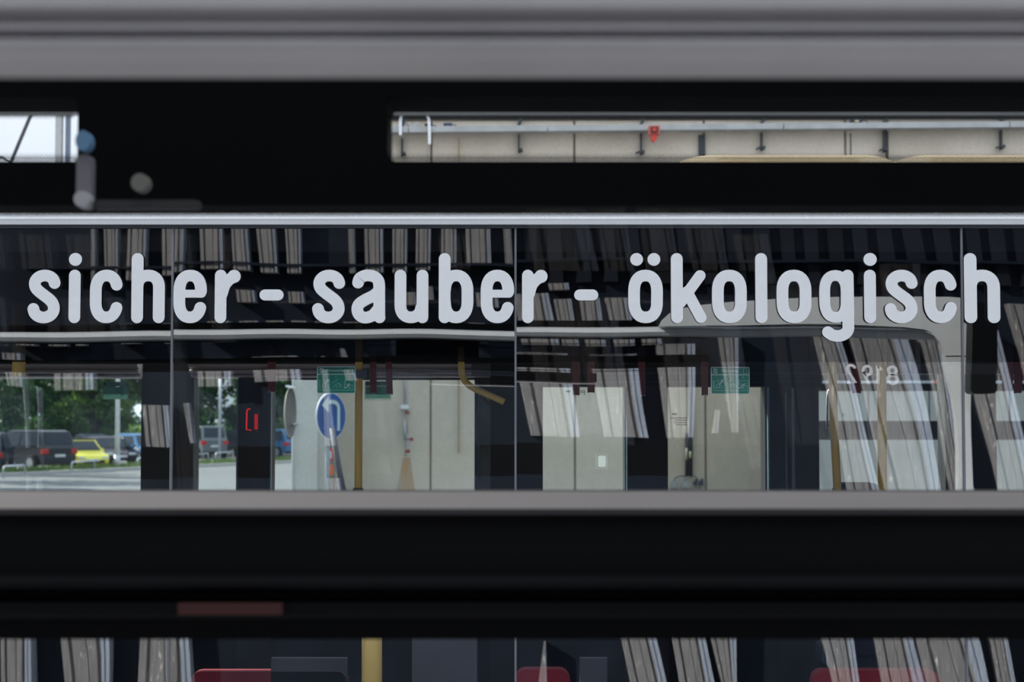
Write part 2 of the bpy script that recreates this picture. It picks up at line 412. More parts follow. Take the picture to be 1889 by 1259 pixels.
for a in (317, 951, 1776):
    x = X(a, GL, 600)
    B().box(x - 0.0030, x + 0.0030, GL + 0.001, GL + 0.02, GB, GT).build('window_seam', 'gap', bus)
B().box(-4.6, 4.6, GL - 0.004, GL + 0.04, Z(421, GL), Z(415.2, GL)).build('top_seal', 'seal', bus)
# roof edge: white curved profile
ro = [(GL - 0.012, Z(415.2, GL)), (GL - 0.016, Z(405, GL)), (GL - 0.004, Z(395, GL)), (GL + 0.03, Z(384, GL)), (GL + 0.12, Z(368, GL)), (GL + 0.35, Z(352, GL)),
      (GL + 2.1, Z(352, GL)), (GL + 2.4, Z(395, GL)), (GL + 2.4, Z(415.2, GL))]
B().prism(ro, -4.6, 4.6, 'x').build('roof', 'white', bus)
B().box(-4.6, 4.6, GL, GL + 2.45, 0.35, 0.40).build('floor', 'inner', bus)
B().box(-4.6, 4.6, GL, GL + 0.05, 0.3, GB).build('skirt_panel', 'silver', bus)
for x in (-3.6, 3.4):
    q = B(); q.disc((x, GL + 0.2, 0.5), 0.5, 0.35, 'y', 32); q.disc((x, GL + 0.02, 0.5), 0.28, 0.02, 'y', 24, 1); q.build('wheel', ['tyre', 'rim'], bus)
B().box(-4.62, -4.58, GL, GL + 2.45, 0.35, GT).build('end_wall', 'inner', bus)
B().box(4.58, 4.62, GL, GL + 2.45, 0.35, GT).build('end_wall', 'inner', bus)
# dark cove behind the glass, ends at y=672
B().box(-4.5, 4.5, GL + 0.75, GL + 0.80, Z(671, GL + 0.75), GT + 0.05).build('ceiling_cove', 'black', bus)
B().box(-4.5, 4.5, GL + 0.8, GL + 2.3, GT - 0.02, GT + 0.03).build('inner_ceiling', 'inner', bus)

YB = 7.31                                                    # far side of that bus
def xb(px): return X(px, YB, 800)
zt, zt2, zb_ = Z(700, YB), Z(715, YB), 1.0
# posts between the windows of the far side
for (a, b2) in [(-1500, -400), (265, 361), (443, 503), (905, 1001), (1151, 1230), (1408, 1507), (1738, 1832), (2080, 2160), (2700, 3000)]:
    B().box(xb(a), xb(b2), YB - 0.05, YB + 0.08, 0.4, Z(668, YB)).build('window_post', 'frame', bus)
B().box(-4.5, 4.5, YB - 0.02, YB + 0.06, 0.4, Z(985, YB)).build('side_panel', 'inner', bus)
# ceiling trim over the far windows: ridged grey profile left, dark right
pr = [(YB - 0.16, Z(664, YB - .16)), (YB - 0.16, Z(676, YB - .16)), (YB - 0.12, Z(681, YB - .12)), (YB - 0.14, Z(684, YB - .14)), (YB - 0.14, Z(688, YB - .14)), (YB - 0.08, Z(691, YB - .08)), (YB - 0.10, Z(693, YB - .1)), (YB - 0.10, Z(695.5, YB - .1)), (YB + 0.05, Z(699.5, YB + .05)), (YB + 0.05, Z(664, YB))]
B().prism(pr, X(-900, YB), X(268, YB), 'x').build('ceiling_trim', 'ceil', bus)
B().prism(pr, X(360, YB), X(905, YB), 'x').build('ceiling_trim', 'ceil', bus)
B().box(X(905, YB), X(1507, YB), YB - 0.12, YB + 0.05, Z(714.5, YB), Z(664, YB)).build('ceiling_trim', 'inner', bus)
q = B(); [q.box(X(905, YB), X(1507, YB), YB - 0.125, YB - 0.118, Z(y0, YB - .12), Z(y0 - 2, YB - .12)) for y0 in (690, 706)]
q.build('trim_line', 'frame', bus)
B().box(X(1507, YB), X(1900, YB), YB - 0.12, YB + 0.05, Z(691, YB), Z(664, YB)).build('ceiling_trim', 'greypanel', bus)
B().box(X(500, YB), X(905, YB), YB - 0.02, YB + 0.02, Z(701.5, YB), Z(696, YB)).build('trim_line', 'frame', bus)
B().box(X(680, YB - .17), X(905, YB - .17), YB - 0.175, YB - 0.165, Z(691.5, YB - .17), Z(688.5, YB - .17)).build('trim_line', 'steel', bus)
B().box(X(872, YB), X(905, YB), YB - 0.2, YB - 0.12, Z(696, YB), Z(672, YB - .2)).build('trim_block', 'greypanel', bus)
# far windows
WN = [(-400, 265, 700), (361, 443, 700), (503, 905, 700), (1001, 1151, 715), (1230, 1408, 715), (1507, 1738, 700), (1832, 2080, 700)]
for (a, b2, yt) in WN:
    B().box(xb(a), xb(b2), YB + 0.02, YB + 0.025, Z(985, YB), Z(yt, YB) + .02).build('window_pane', 'glass_dim' if a == 1230 else 'glass_back', bus)
# slim frames and bright pane edges
q = B().box(xb(876), xb(882), YB - 0.06, YB - 0.02, Z(985, YB), Z(697, YB)); q.build('window_frame', 'darksteel', bus)
B().box(xb(875), xb(905), YB + 0.03, YB + 0.04, Z(985, YB), Z(697, YB)).build('pane_edge', glass('smoked_edge', 0.03, (0.10, 0.11, 0.11)), bus)
for (a, b2, y0) in [(882.2, 884, 712), (1153.5, 1156, 722), (1411.5, 1414.5, 715), (1444, 1446, 725), (1455, 1460, 716), (441.5, 444, 702), (503, 505, 702)]:
    B().box(xb(a), xb(b2), YB - 0.08, YB - 0.055, Z(985, YB), Z(y0, YB - .08)).build('pane_edge', 'edgeblue', bus)
B().box(xb(1415), xb(1430), YB - 0.07, YB - 0.055, 1.0, Z(715, YB)).build('door_leaf_edge', 'black_gloss', bus)
# inside a second driver's-side frame: curved steel rail near x 1525
q = B(); q.tube([P(1526, 790, 6.9), P(1526, 735, 6.9), P(1528, 722, 6.9), P(1534, 715, 6.9), P(1548, 714, 6.9)], 0.005, 8)
q.build('steel_rail', 'steel', bus, True)
# partitions low in the interior
B().box(X(880, 5.6, 1200), X(760, 5.6, 1200), 5.6, 5.63, 0.4, Z(1150, 5.6)).build('partition_panel', 'greypanel', bus)
B().box(X(500, 5.9, 1200), X(640, 5.9, 1200), 5.9, 5.93, 0.4, Z(1215, 5.9)).build('partition_panel', 'greypanel', bus)
B().box(X(1070, 5.9, 1200), X(1120, 5.9, 1200), 5.9, 5.93, 0.4, Z(1215, 5.9)).build('partition_panel', 'greypanel', bus)

# AC housings on its roof
for k, (a, b2) in enumerate([(1256, 1648), (1652, 2500)]):
    y = 5.6; t = 286.5; o = []
    n = 14
    for j in range(n + 1):
        u = j / n; xx = a + (b2 - a) * u
        e = min(1, (xx - a) / 60); e2 = min(1, (b2 - xx) / 40)
        h = 11 * (1 - (1 - e) ** 2.2) * (1 - (1 - e2) ** 2.2 * .8)
        o.append((X(xx, y, 290), Z(298.5 - h - 1, y)))
    # denser ends
    o = [(X(a, y, 290), Z(330, y))] + [(X(a + 60 * s_, y, 290), Z(298 - 11.5 * (1 - (1 - s_) ** 2.2), y)) for s_ in (0, .15, .35, .6, .85)] + \
        [(X(b2 - 50 * s_, y, 290), Z(298 - 11.5 * (1 - (1 - (1 - 0) * min(1, s_)) ** 2.0), y)) for s_ in (1, .7, .4, .15, 0)] + [(X(b2, y, 290), Z(330, y))]
    th = thing('roof_air_conditioner', ['beige roof unit on the bus, short one with a rounded end', 'beige roof unit on the bus, long one running out of view'][k], 'air conditioner', (X(a, y), y, Z(330, y)), 'roof units on the bus')
    B().prism(o, y, y + 1.2, 'y').build('housing', 'beige', th)
    B().box(X(a + 70, y), X(b2 - 60, y), y - .012, y, Z(296.5, y), Z(296.0, y)).build('rim', 'beige', th)

# ---------------------------------------------------------------- lettering
def cat(pts, n=10, closed=False):
    out = []; m = len(pts)
    rng = range(m if closed else m - 1)
    for i in rng:
        p0 = Vector(pts[(i - 1) % m] if closed or i > 0 else pts[i]); p1 = Vector(pts[i]); p2 = Vector(pts[(i + 1) % m]); p3 = Vector(pts[(i + 2) % m] if closed or i + 2 < m else pts[i + 1])
        for k in range(n):
            t = k / n
            out.append(0.5 * ((2 * p1) + (-p0 + p2) * t + (2 * p0 - 5 * p1 + 4 * p2 - p3) * t * t + (-p0 + 3 * p1 - 3 * p2 + p3) * t ** 3))
    if not closed: out.append(Vector(pts[-1]))
    return out
def arcp(cx, cy, rx, ry, a0, a1, n=14, e=1.0):
    o = []
    for k in range(n + 1):
        t = math.radians(a0 + (a1 - a0) * k / n); c, s_ = math.cos(t), math.sin(t)
        o.append((cx + rx * math.copysign(abs(c) ** e, c), cy + ry * math.copysign(abs(s_) ** e, s_)))
    return o
SW = 21.5
def oval(xl, xr, e=0.85):
    cx = (xl + xr) / 2; rx = (xr - xl) / 2
    return arcp(cx, 58.5, rx, 29.7, 0, 180, 14, e) + arcp(cx, 40.5, rx, 29.7, 180, 360, 14, e)
GLY = {
 'i': dict(w=22, s=[[(10.8, 10.8), (10.8, 88.2)]], d=[(11.6, 118, 12)]),
 'l': dict(w=22, s=[[(10.8, 10.8), (10.8, 119)]]),
 'h': dict(w=61, s=[[(10.8, 10.8), (10.8, 119)], [(10.8, 60)] + arcp(30.5, 66, 19.8, 22.3, 175, 0, 14, .9) + [(50.3, 10.8)]]),
 'u': dict(w=62, s=[[(10.8, 88.2)] + arcp(30.0, 33, 19.2, 22.2, 180, 350, 14, .9), [(51.2, 88.2), (51.2, 10.8)]]),
 'b': dict(w=63, s=[[(10.8, 10.8), (10.8, 119)], arcp(32, 60, 20.6, 28.3, 178, 0, 14, .9) + arcp(32, 39, 20.6, 28.3, 0, -178, 14, .9)]),
 'e': dict(w=61, s=[[(50.2, 58.6)] + arcp(30.5, 60, 19.7, 28.2, 5, 180, 14, .88) + arcp(30.5, 39, 19.7, 28.2, 180, 341, 16, .88)], t=[([(12, 54.5), (52, 54.5)], 14.6)]),
 'c': dict(w=61, s=[arcp(30.5, 60, 19.7, 28.2, 20, 180, 16, .88) + arcp(30.5, 39, 19.7, 28.2, 180, 341, 16, .88)]),
 'o': dict(w=64, c=[oval(10.8, 53.2)]),
 'r': dict(w=47, s=[[(10.8, 10.8), (10.8, 88.2)], cat([(13, 54), (18, 70), (26, 80), (35.2, 86.2)], 6)], d=[(35.4, 86.6, 12.2)]),
 's': dict(w=60, s=[cat(arcp(31, 72.8, 18.3, 15.4, 5, 180, 7) + [(14.9, 65.2), (21, 58.6), (30.8, 51.0), (40.6, 43.4), (46.4, 36)] + arcp(29.6, 27, 18.9, 16.4, 0, -178, 7), 4)]),
 'a': dict(w=63, s=[cat([(12.2, 75), (15, 82.5), (23, 87.3), (31, 88.4), (42, 86), (49.5, 78.5), (51.2, 68)], 6) + [(51.5, 14), (52, 10.8)], cat([(48, 57), (40, 50.5), (26, 43.5), (15, 36), (11, 27), (13.5, 17), (21, 11.2), (30, 10.8), (40, 15), (47, 23)], 6)]),
 'k': dict(w=64, s=[[(10.8, 10.8), (10.8, 119)], [(17, 38), (53, 88)], [(29, 58), (54, 10.6)]], sw=[SW, 20, 20.5]),
 'g': dict(w=65, s=[[(53.5, 88.2), (54, 20)] + arcp(34, -8, 20, 15.6, 10, -100, 10) + [(24, -22), (16.2, -16.5)]], c=[oval(10.8, 50.5)], cw=20),
}
def glyph(b, ch, ox, sc, y0, y1, ybase):
    G = GLY[ch]; U = lambda p: (ox + p[0] * sc, ybase + p[1] * sc)
    j = 0
    for k, st_ in enumerate(G.get('s', [])):
        b.stroke([U(p) for p in st_], (G['sw'][k] if 'sw' in G else SW) * sc, y0 - j * 2e-5, y1); j += 1
    for st_, ww in G.get('t', []):
        b.stroke([U(p) for p in st_], ww * sc, y0 - j * 2e-5, y1); j += 1
    for st_ in G.get('c', []):
        b.stroke([U(p) for p in st_[:-1]], G.get('cw', SW) * sc, y0 - j * 2e-5, y1, closed=True); j += 1
    for (cx, cy, r) in G.get('d', []):
        p = U((cx, cy)); b.disc((p[0], (y0 + y1) / 2 - j * 2e-5, p[1]), r * sc, y1 - y0, 'y', 28); j += 1
SC = (X(1400, GL, 548) - X(400, GL, 548)) / 1000.0
ZB = Z(596.8, GL)
WORDS = [('sicher', [('s', 52, 60), ('i', 127.5, 22), ('c', 166.5, 61), ('h', 243, 61.5), ('e', 320.5, 61.5), ('r', 396.6, 47)]),
         ('sauber', [('s', 576.3, 60.5), ('a', 648.5, 63), ('u', 728, 62.3), ('b', 809.4, 63.5), ('e', 886.7, 61.8), ('r', 963, 46.5)]),
         ('oekologisch', [('ö', 1158.7, 64), ('k', 1237.5, 65), ('o', 1313, 64.3), ('l', 1393, 22.5), ('o', 1432, 64.5), ('g', 1510, 65), ('i', 1593.3, 22.5), ('s', 1631.3, 61), ('c', 1703.5, 61.5), ('h', 1778, 66)])]
for nm, ls in WORDS:
    x0 = X(ls[0][1], GL, 548)
    lb = {'sicher': 'white stuck-on word sicher, first word on the bus glass', 'sauber': 'white stuck-on word sauber, middle word on the bus glass', 'oekologisch': 'white stuck-on word ökologisch, longest and last word on the bus glass'}[nm]
    wd = thing('window_lettering', lb, 'lettering', (x0, GL - 0.006, ZB), 'slogan words on the bus glass')
    for (ch, px, wpx) in ls:
        b = B(); c2 = 'o' if ch == 'ö' else ch
        glyph(b, c2, X(px, GL, 548), SC, GL - 0.0045, GL - 0.003, ZB)
        if ch == 'ö':
            for dx in (15.7, 47.6):
                b.disc((X(px + dx, GL, 548), GL - 0.00375, ZB + 118 * SC), 11.8 * SC, 0.0015, 'y', 28)
        if c2 != 'g' and GLY[c2]['w'] != wpx:      # small width correction
            k = wpx / GLY[c2]['w']; xx = X(px, GL, 548)
            b.v = [(xx + (v[0] - xx) * k, v[1], v[2]) for v in b.v]
        b.build('letter', 'vinyl', wd)
for k, (a, b2) in enumerate([(479, 523.5), (1059, 1103.5)]):
    zc = Z(544.7, GL); r = 10.2 * SC
    q = B().stroke([(X(a, GL, 548) + r, zc), (X(b2, GL, 548) - r, zc)], 2 * r, GL - 0.0045, GL - 0.003)
    tag(q.build('window_dash', 'vinyl'), ['white rounded dash between the words sicher and sauber', 'white rounded dash between sauber and ökologisch'][k], 'lettering', 'slogan dashes')

# ---------------------------------------------------------------- emergency exit stickers
def exit_sign(x0, x1, y0, y1, Y, dark, label):
    xa, xc = X(x0, Y, y0), X(x1, Y, y0); zt_, zb2 = Z(y0, Y), Z(y1, Y)
    Wd, H = xc - xa, zt_ - zb2; u = Wd / 71.0
    t = thing('emergency_exit_sign', label, 'sign', (xa, Y, zb2), 'emergency exit signs on the bus windows')
    bc, gc = ('dgreen2', 'dgreen') if dark else ('signwhite', 'green')
    px = lambda a: xa + a * u; pz = lambda b_: zt_ - b_ * u
    y_0 = Y - 0.002
    if dark:
        rim = B().bev(xa, xc, 0, 0, zb2, zt_, 3 * u, 4); B().stroke([(v[0], v[2]) for v in rim.v], 1.2 * u, y_0, Y, closed=True).build('border', bc, t)
        B().box(xa, xc, y_0, Y, zt_ - 15 * u, zt_ - 13.9 * u).build('divider', bc, t)
    else:
        B().bev(xa, xc, y_0, Y, zb2, zt_, 3 * u, 4).build('backing', bc, t)
    B().bev(px(1.6), px(69.4), y_0 - .0006, y_0 - (.0006 if dark else 0), pz(13.6), pz(1.6), 2.2 * u, 3).build('header_field', gc, t)
    B().bev(px(1.6), px(69.4), y_0 - .0006, y_0 - (.0006 if dark else 0), pz(48.4), pz(15.3), 2.2 * u, 3).build('picture_field', gc, t)
    wc = 'dgreen2' if dark else 'signwhite'
    Yp0, Yp1 = y_0 - .0012, y_0 - .0005
    q = B()
    q.box(px(5), px(11.5), Yp0, Yp1, pz(12), pz(3)); o = q.build('door_symbol', wc, t)
    q = B(); S_ = lambda pts, ww: q.stroke([(px(a), pz(b_)) for a, b_ in pts], ww * u, Yp0 - .0005, Yp0 - .0001)
    S_([(9.2, 4.6), (9.3, 4.7)], 1.4); S_([(8.6, 6), (7.6, 8)], 1.2); S_([(7.6, 8), (9, 9.6), (9.8, 11.2)], .9); S_([(7.6, 8), (6.6, 10), (5.6, 10.6)], .9); S_([(8.6, 6), (10.2, 7.4)], .7); S_([(8.4, 6), (6.6, 6.8)], .7)
    q.build('running_figure', gc, o)
    q = B()
    for pts in ([(60, 3), (66, 3), (66, 12), (60, 12), (60, 3)],): S2 = q.stroke([(px(a), pz(b_)) for a, b_ in pts], .7 * u, Yp0, Yp1)
    q.build('window_symbol', wc, t)
    q = B(); L = lambda pts, ww: q.stroke([(px(a), pz(b_)) for a, b_ in pts], ww * u, Yp0, Yp1)
    L([(1.8, 43.6), (69.2, 43.6)], .5)
    # 1: window with arrow
    L([(4.2, 25), (4.2, 40), (9, 40.5)], .45); L([(6, 25.5), (6, 39)], .4); L([(9, 26), (13, 26)], .4); L([(14, 24), (14.6, 30)], .5)
    L([(10, 39), (10, 34), (12, 31.5), (15.5, 32), (16, 35), (13.5, 38), (10.5, 39)], .6); L([(16, 31), (22, 39)], .4); L([(15, 37), (18, 40)], .5)
    L([(16, 31.2), (21, 25.6)], 1.5); q.poly([(px(17.6), Yp0, pz(24.2)), (px(22.8), Yp0, pz(23.6)), (px(21.8), Yp0, pz(29.4))])
    # 2: hammer figure
    L([(28, 29.5), (33, 29.5)], .4); L([(33, 27), (39.5, 22.5)], .4); L([(31, 40), (32, 36.5), (35, 33), (41, 31), (47, 36)], .55); L([(36, 35), (38, 38), (37, 40)], .5); L([(41, 32), (42, 37), (44, 39)], .45)
    # 3: climbing figure in a frame
    L([(51, 25), (67, 25), (67, 40), (51, 40), (51, 25)], .45); L([(53, 27), (53, 37)], .4)
    L([(61.6, 31), (61.7, 31.1)], 2.2); L([(59.5, 32.5), (57, 36)], 1.8); L([(60.5, 32.5), (63.5, 35.5), (66, 35)], .8); L([(58.5, 32.3), (56, 32.6), (55.6, 34.5)], .7); L([(57, 36), (54, 38.8), (49.5, 39.2)], 1.1); L([(57.5, 36), (59, 37.5), (60.5, 39)], 1.0)
    q.build('pictograms', wc, t)
    text_mesh('word', 'Notausstieg', 6.3 * u, wc, t, (px(34.5), Yp0, pz(7.2)), bold=0.10 * u * .9, extrude=0.0002, sx=1)
    for k, a in enumerate((9.5, 35, 59)):
        text_mesh('numeral', str(k + 1), 4 * u, wc, t, (px(a), Yp0, pz(19)), extrude=0.0002)
exit_sign(585, 656, 676.5, 726.3, GL + 0.045, False, 'bright green emergency exit sign beside the yellow pole')
exit_sign(1311, 1382.5, 677.3, 727.2, GL + 0.045, False, 'bright green emergency exit sign beside a single maroon strap')
exit_sign(189, 236.5, 704, 737, YB - 0.01, True, 'dark green sign seen from behind in front of the car park trees')
exit_sign(673, 721.5, 703, 738, YB - 0.01, True, 'dark green sign half covered by two maroon straps')

# ---------------------------------------------------------------- poles, straps, seats in the far bus
def tube_thing(name, label, catg, pts, r, m, group=None, extra=None):
    base = min(pts, key=lambda p: p[2])
    t = thing(name, label, catg, tuple(base), group)
    B().tube(pts, r, 14).build('pole' if 'pole' in name else 'rail', m, t, True)
    if extra: extra(t)
    return t
YP = 5.3
def ex1(t):
    B().tube([P(660.5, 930, YP), P(660.5, 908, YP), P(660.5, 901, YP)], 12 / F * YP, 16, 0, 9 / F * YP).build('foot_cup', 'black_gloss', t, True)
    q = B().box(X(655, YP), X(681, YP), YP - .02, YP + 0.02, Z(699, YP), Z(683.5, YP)); q.build('clamp', 'greypanel', t)
    B().box(X(679, YP), X(681.5, YP), YP - .025, YP + 0.025, Z(699.5, YP), Z(683, YP)).build('clamp_collar', 'frame', t)
tube_thing('grab_pole', 'yellow grab pole standing beside the first bright green exit sign', 'pole', [P(661, 920, YP), P(661.5, 800, YP), P(663, 500, YP)], 7.3 / F * YP, 'yellow', 'yellow poles', ex1)
tube_thing('grab_pole', 'yellow grab pole nearer the curved steel rail, slightly leaning', 'pole', [P(1546, 925, 5.6), P(1538, 780, 5.6), P(1531, 500, 5.6)], 7.6 / F * 5.6, 'yellow', 'yellow poles')
tube_thing('grab_pole', 'yellow grab pole behind the mirrored number 8192', 'pole', [P(1628, 925, 5.5), P(1627, 780, 5.5), P(1625, 500, 5.5)], 8.3 / F * 5.5, 'yellow', 'yellow poles')
pts = [P(850, 640, 5.4), P(851, 680, 5.4)] + [P(x, y, 5.4) for x, y in ((853, 694), (858, 704), (866, 712), (878, 719), (892, 725), (907, 731.5), (930, 742))]
tube_thing('grab_rail', 'yellow curved grab handle bending down beside the dark window post', 'rail', pts, 6.2 / F * 5.4, 'yellow')
tube_thing('grab_pole', 'short stub of a yellow pole end in front of the car park trees', 'pole', [P(35, 695, 5.2), P(35, 660, 5.2), P(35, 560, 5.2)], 12 / F * 5.2, 'yellow', 'yellow poles')  # solid stub put where a yellow pole is reflected in the glass
tube_thing('grab_pole', 'wide yellow post low behind the blurred black bar', 'pole', [P(686, 1330, 5.2), P(686, 1250, 5.2), P(686, 1120, 5.2)], 19 / F * 5.2, 'yellow', 'yellow poles')
def strap(x0, x1, x2, x3, yb, label, fold=False, yt=640):
    Y = 5.45
    t = thing('hanging_strap', label, 'strap', tuple(P((x0 + x1) / 2, yt, Y)), 'maroon hanging straps')
    q = B()
    a, b2, c, d = P(x0, yt, Y), P(x1, yt, Y), P(x3, yb, Y), P(x2, yb, Y)
    for yy in (Y, Y + 0.012):
        q.v += [(a.x, yy, a.z), (b2.x, yy, b2.z), (c.x, yy, c.z), ((c.x + d.x) / 2, yy, c.z + .0016), (d.x, yy, d.z)]
    q.f += [(0, 4, 3, 2, 1), (5, 6, 7, 8, 9)] + [(k, (k + 1) % 5, 5 + (k + 1) % 5, 5 + k) for k in range(5)]
    q.m += [0] * 7
    q.build('webbing', 'maroon', t)
    B().stroke([(d.x + .001, d.z), ((c.x + d.x) / 2, c.z + .0016), (c.x - .001, c.z)], 0.0012, Y - .001, Y).build('hem_thread', 'ceil', t)
    return t
strap(493, 508, 494, 507, 724, 'faint maroon strap hanging in front of the red lit button post')
strap(682, 694, 682.5, 694.5, 726.5, 'maroon strap hanging over the dark exit sign, nearer the yellow pole')
strap(710, 721.5, 713, 724.5, 728, 'maroon strap hanging over the dark exit sign, farther from the yellow pole')
strap(1053, 1071, 1057, 1069, 730, 'maroon strap hanging over the pale pane, darker and longer of its pair')
strap(1083, 1097, 1084, 1097, 725, 'maroon strap hanging over the pale pane, shorter of its pair')
strap(1176, 1190, 1180, 1191, 731, 'maroon strap hanging in front of the dark post between the pale panes')
strap(1293, 1307, 1295, 1306, 730, 'maroon strap hanging close beside the second bright green exit sign')
strap(1560, 1588, 1573, 1588, 726, 'broad maroon strap hanging below the mirrored number 8192')
strap(1849, 1870, 1851, 1868, 722, 'rounded maroon strap hanging at the edge pane past the silver panel')
strap(1874, 1893, 1872, 1884, 726, 'outermost maroon strap hanging past the silver panel')
def seat(px0, px1, py, Y, m, label):
    x0, x1 = X(px0, Y, py), X(px1, Y, py); zt_ = Z(py, Y)
    t = thing('bus_seat', label, 'seat', ((x0 + x1) / 2, Y, 0.4), 'seats in the glazed bus')
    B().bev(x0, x1, Y, Y + 0.07, zt_ - 0.62, zt_, 0.035, 4).build('backrest', m, t)
    B().bev(x0, x1, Y + 0.02, Y + 0.45, zt_ - 0.70, zt_ - 0.62, 0.02, 3).build('cushion', m, t)
    B().box((x0 + x1) / 2 - .05, (x0 + x1) / 2 + .05, Y + .1, Y + .3, 0.4, zt_ - 0.70).build('pedestal', 'frame', t)
seat(1541, 1625, 891, 6.2, 'seatblue', 'blue high seat back between the two yellow poles')
seat(950, 1052, 1236, 5.5, 'seatred', 'red seat back low behind the bar, smaller one')
seat(1500, 1735, 1238, 5.5, 'seatred', 'red seat back low behind the bar, broad one')
seat(350, 640, 1240, 5.9, 'seatred', 'dull red seat back low behind the bar beside the yellow post')
# red lit button on the far post
t = thing('door_button', 'small red lit door button on the dark post', 'button', tuple(P(467, 795, 7.24)))
q = B(); Yb = 7.2
q.stroke([(X(a, Yb), Z(b_, Yb)) for a, b_ in ((461, 754.5), (456.5, 756), (455.5, 760), (455, 793), (463, 794))], 1.6 / F * Yb, Yb, Yb + .01)
q.build('outline', 'redlight', t)
q = B()
for k in range(9): q.box(X(470, Yb), X(475.5, Yb), Yb, Yb + .01, Z(765 + k * 3.2 + 1.6, Yb), Z(765 + k * 3.2, Yb))
q.build('light_row', 'redlight', t)
B().bev(X(453, Yb), X(479, Yb), Yb + .012, Yb + .06, Z(797, Yb), Z(752, Yb), .01).build('housing', 'black_gloss', t)

# small faded prints on far panes
text_mesh('sticker_print', 'pod', 0.030, 'paper', bus, (X(1070, 7.25), 7.28, Z(722, 7.28)), flip=True)
B().stroke([(X(1045, 7.28), Z(722.5, 7.28)), (X(1051, 7.28), Z(722.5, 7.28))], 0.007, 7.279, 7.281).build('sticker_print', 'paper', bus)
q = B()
for (a, b2, y0) in ((1239, 1248, 765), (1237, 1267, 771.5), (1245, 1267, 775.5), (1244, 1267, 780), (1246, 1267, 784)):
    q.box(X(a, 7.28), X(b2, 7.28), 7.279, 7.281, Z(y0 + .9, 7.28), Z(y0 - .9 if y0 > 766 else y0 - 2.5, 7.28))
q.build('sticker_print', 'paper', bus)
B().stroke([(X(a, 7.28), Z(b_, 7.28)) for a, b_ in ((1099.5, 838.5), (1119.5, 838.5), (1119.5, 865.5), (1099.5, 865.5))], .003, 7.279, 7.281, closed=True).build('sticker_frame', 'film', bus)
B().bev(X(1103, 7.28), X(1117, 7.28), 7.278, 7.278, Z(862, 7.28), Z(841, 7.28), .006).build('sticker_field', 'film2', bus)
q = B()
for k in range(3): q.box(X(1552.5, 7.2), X(1556.5, 7.2), 7.199, 7.201, Z(764 + k * 2.4, 7.2), Z(762.6 + k * 2.4, 7.2))
q.build('sticker_print', 'paper', bus)

# ================================================================== CONCRETE WALL BEHIND
YC = 17.0
wl = X(541, 15.6, 780)
wr = B().box(wl + .3, 16, YC, YC + 0.3, 0, Z(150, YC)).build('wall_far', 'concrete'); tag(wr, kind='structure')
def xw(px, py=780, Y=YC): return X(px, Y, py)
edges = [xw(612), xw(795), xw(1060), xw(1300), xw(1562), xw(1640), xw(2000), 16]
for k in range(len(edges) - 1):
    B().box(edges[k] + .012, edges[k + 1] - .012, YC - 0.06, YC, 0, Z(226 - k * .8, YC)).build('panel', 'concrete', wr)
B().box(edges[0], 16, YC - 0.10, YC - .062, Z(222, YC), Z(160, YC)).build('soffit_beam', 'frame', wr)
# pale end pillar and darker recess
q = B().box(wl, xw(586, 780, 15.6), 15.6, YC + .3, 0, Z(150, 15.6)); tag(q.build('trim_1', 'concrete2'), kind='structure')
B().box(X(538.5, 15.55), wl, 15.55, 15.6, 0, Z(700, 15.55)).build('corner_strip', 'white', bpy.data.objects['trim_1'])
# long grey conduit high on the wall
t = thing('cable_duct', 'long grey cable duct running along the top of the concrete wall', 'duct', (xw(713), YC - .2, Z(240, YC)))
def tz(px): return 239.5 - (px - 713) * 0.0085
for k, (a, b2) in enumerate([(600, 757), (757, 1010), (1010, 1440), (1440, 1852), (1852, 2150)]):
    z0 = Z(tz((a + b2) / 2) + 5.5, YC - .2); z1 = Z(tz((a + b2) / 2) - 5.5, YC - .2)
    q = B(); xa, xc = xw(a, 240), xw(b2, 240)
    q.prism([(xa, Z(tz(a) + 5.3, YC - .2)), (xc - .01, Z(tz(b2) + 5.3, YC - .2)), (xc - .01, Z(tz(b2) - 5.3, YC - .2)), (xa, Z(tz(a) - 5.3, YC - .2))], YC - .22, YC - .07)
    q.build('duct_section', 'conduit', t)
ledge = B()
rr = random.Random(3)
for k in range(40):
    a = 715 + k * 30; ledge.box(xw(a, 250), xw(a + 29, 250), YC - .13, YC - .06, Z(tz(a) + 11 + rr.uniform(-1, 1.2), YC), Z(tz(a) + 6, YC))
ledge.build('mortar_lip', 'concrete2', wr)
for (px, y0, y1, side) in [(743, 255, 288, 1), (957, 248, 281, 1), (1181, 246, 285, 0), (1402, 244, 277, 0), (1627, 240, 280, 0), (1841, 240, 275, 0)]:
    Yk = YC - .12; t = thing('wall_bracket', 'dark steel wall bracket under the cable duct at the %s' % {743: 'opening end beside the white straps', 957: 'second bay', 1181: 'red box', 1402: 'bay past the black block', 1627: 'black lamp housing', 1841: 'far end'}[px], 'bracket', (xw(px, y1), Yk, Z(y1, Yk)), 'steel brackets on the concrete wall')
    q = B().box(xw(px - 1.6, y0), xw(px + 1.6, y0), Yk, YC - .06, Z(y1, Yk), Z(y0, Yk)); q.build('upright', 'darksteel', t)
    d = 6 if side else -9
    q = B().stroke([(xw(px, y1), Z(y1 - 6, Yk)), (xw(px + d, y1), Z(y1 - 2, Yk))], 0.018, Yk - .02, Yk + .02); q.build('arm', 'darksteel', t)
    q = B().box(xw(px + (3 if side else -2), y1), xw(px + 6, y1), Yk - .03, YC - .06, Z(y1 - 2, Yk), Z(y1 - 7, Yk)); q.build('clamp', 'darksteel', t)
    q = B().stroke([(xw(px, 225), Z(tz(px) - 7, Yk)), (xw(px + 4, 225), Z(221, Yk))], 0.03, Yk - .02, Yk + .02); q.build('strut', 'darksteel', t)
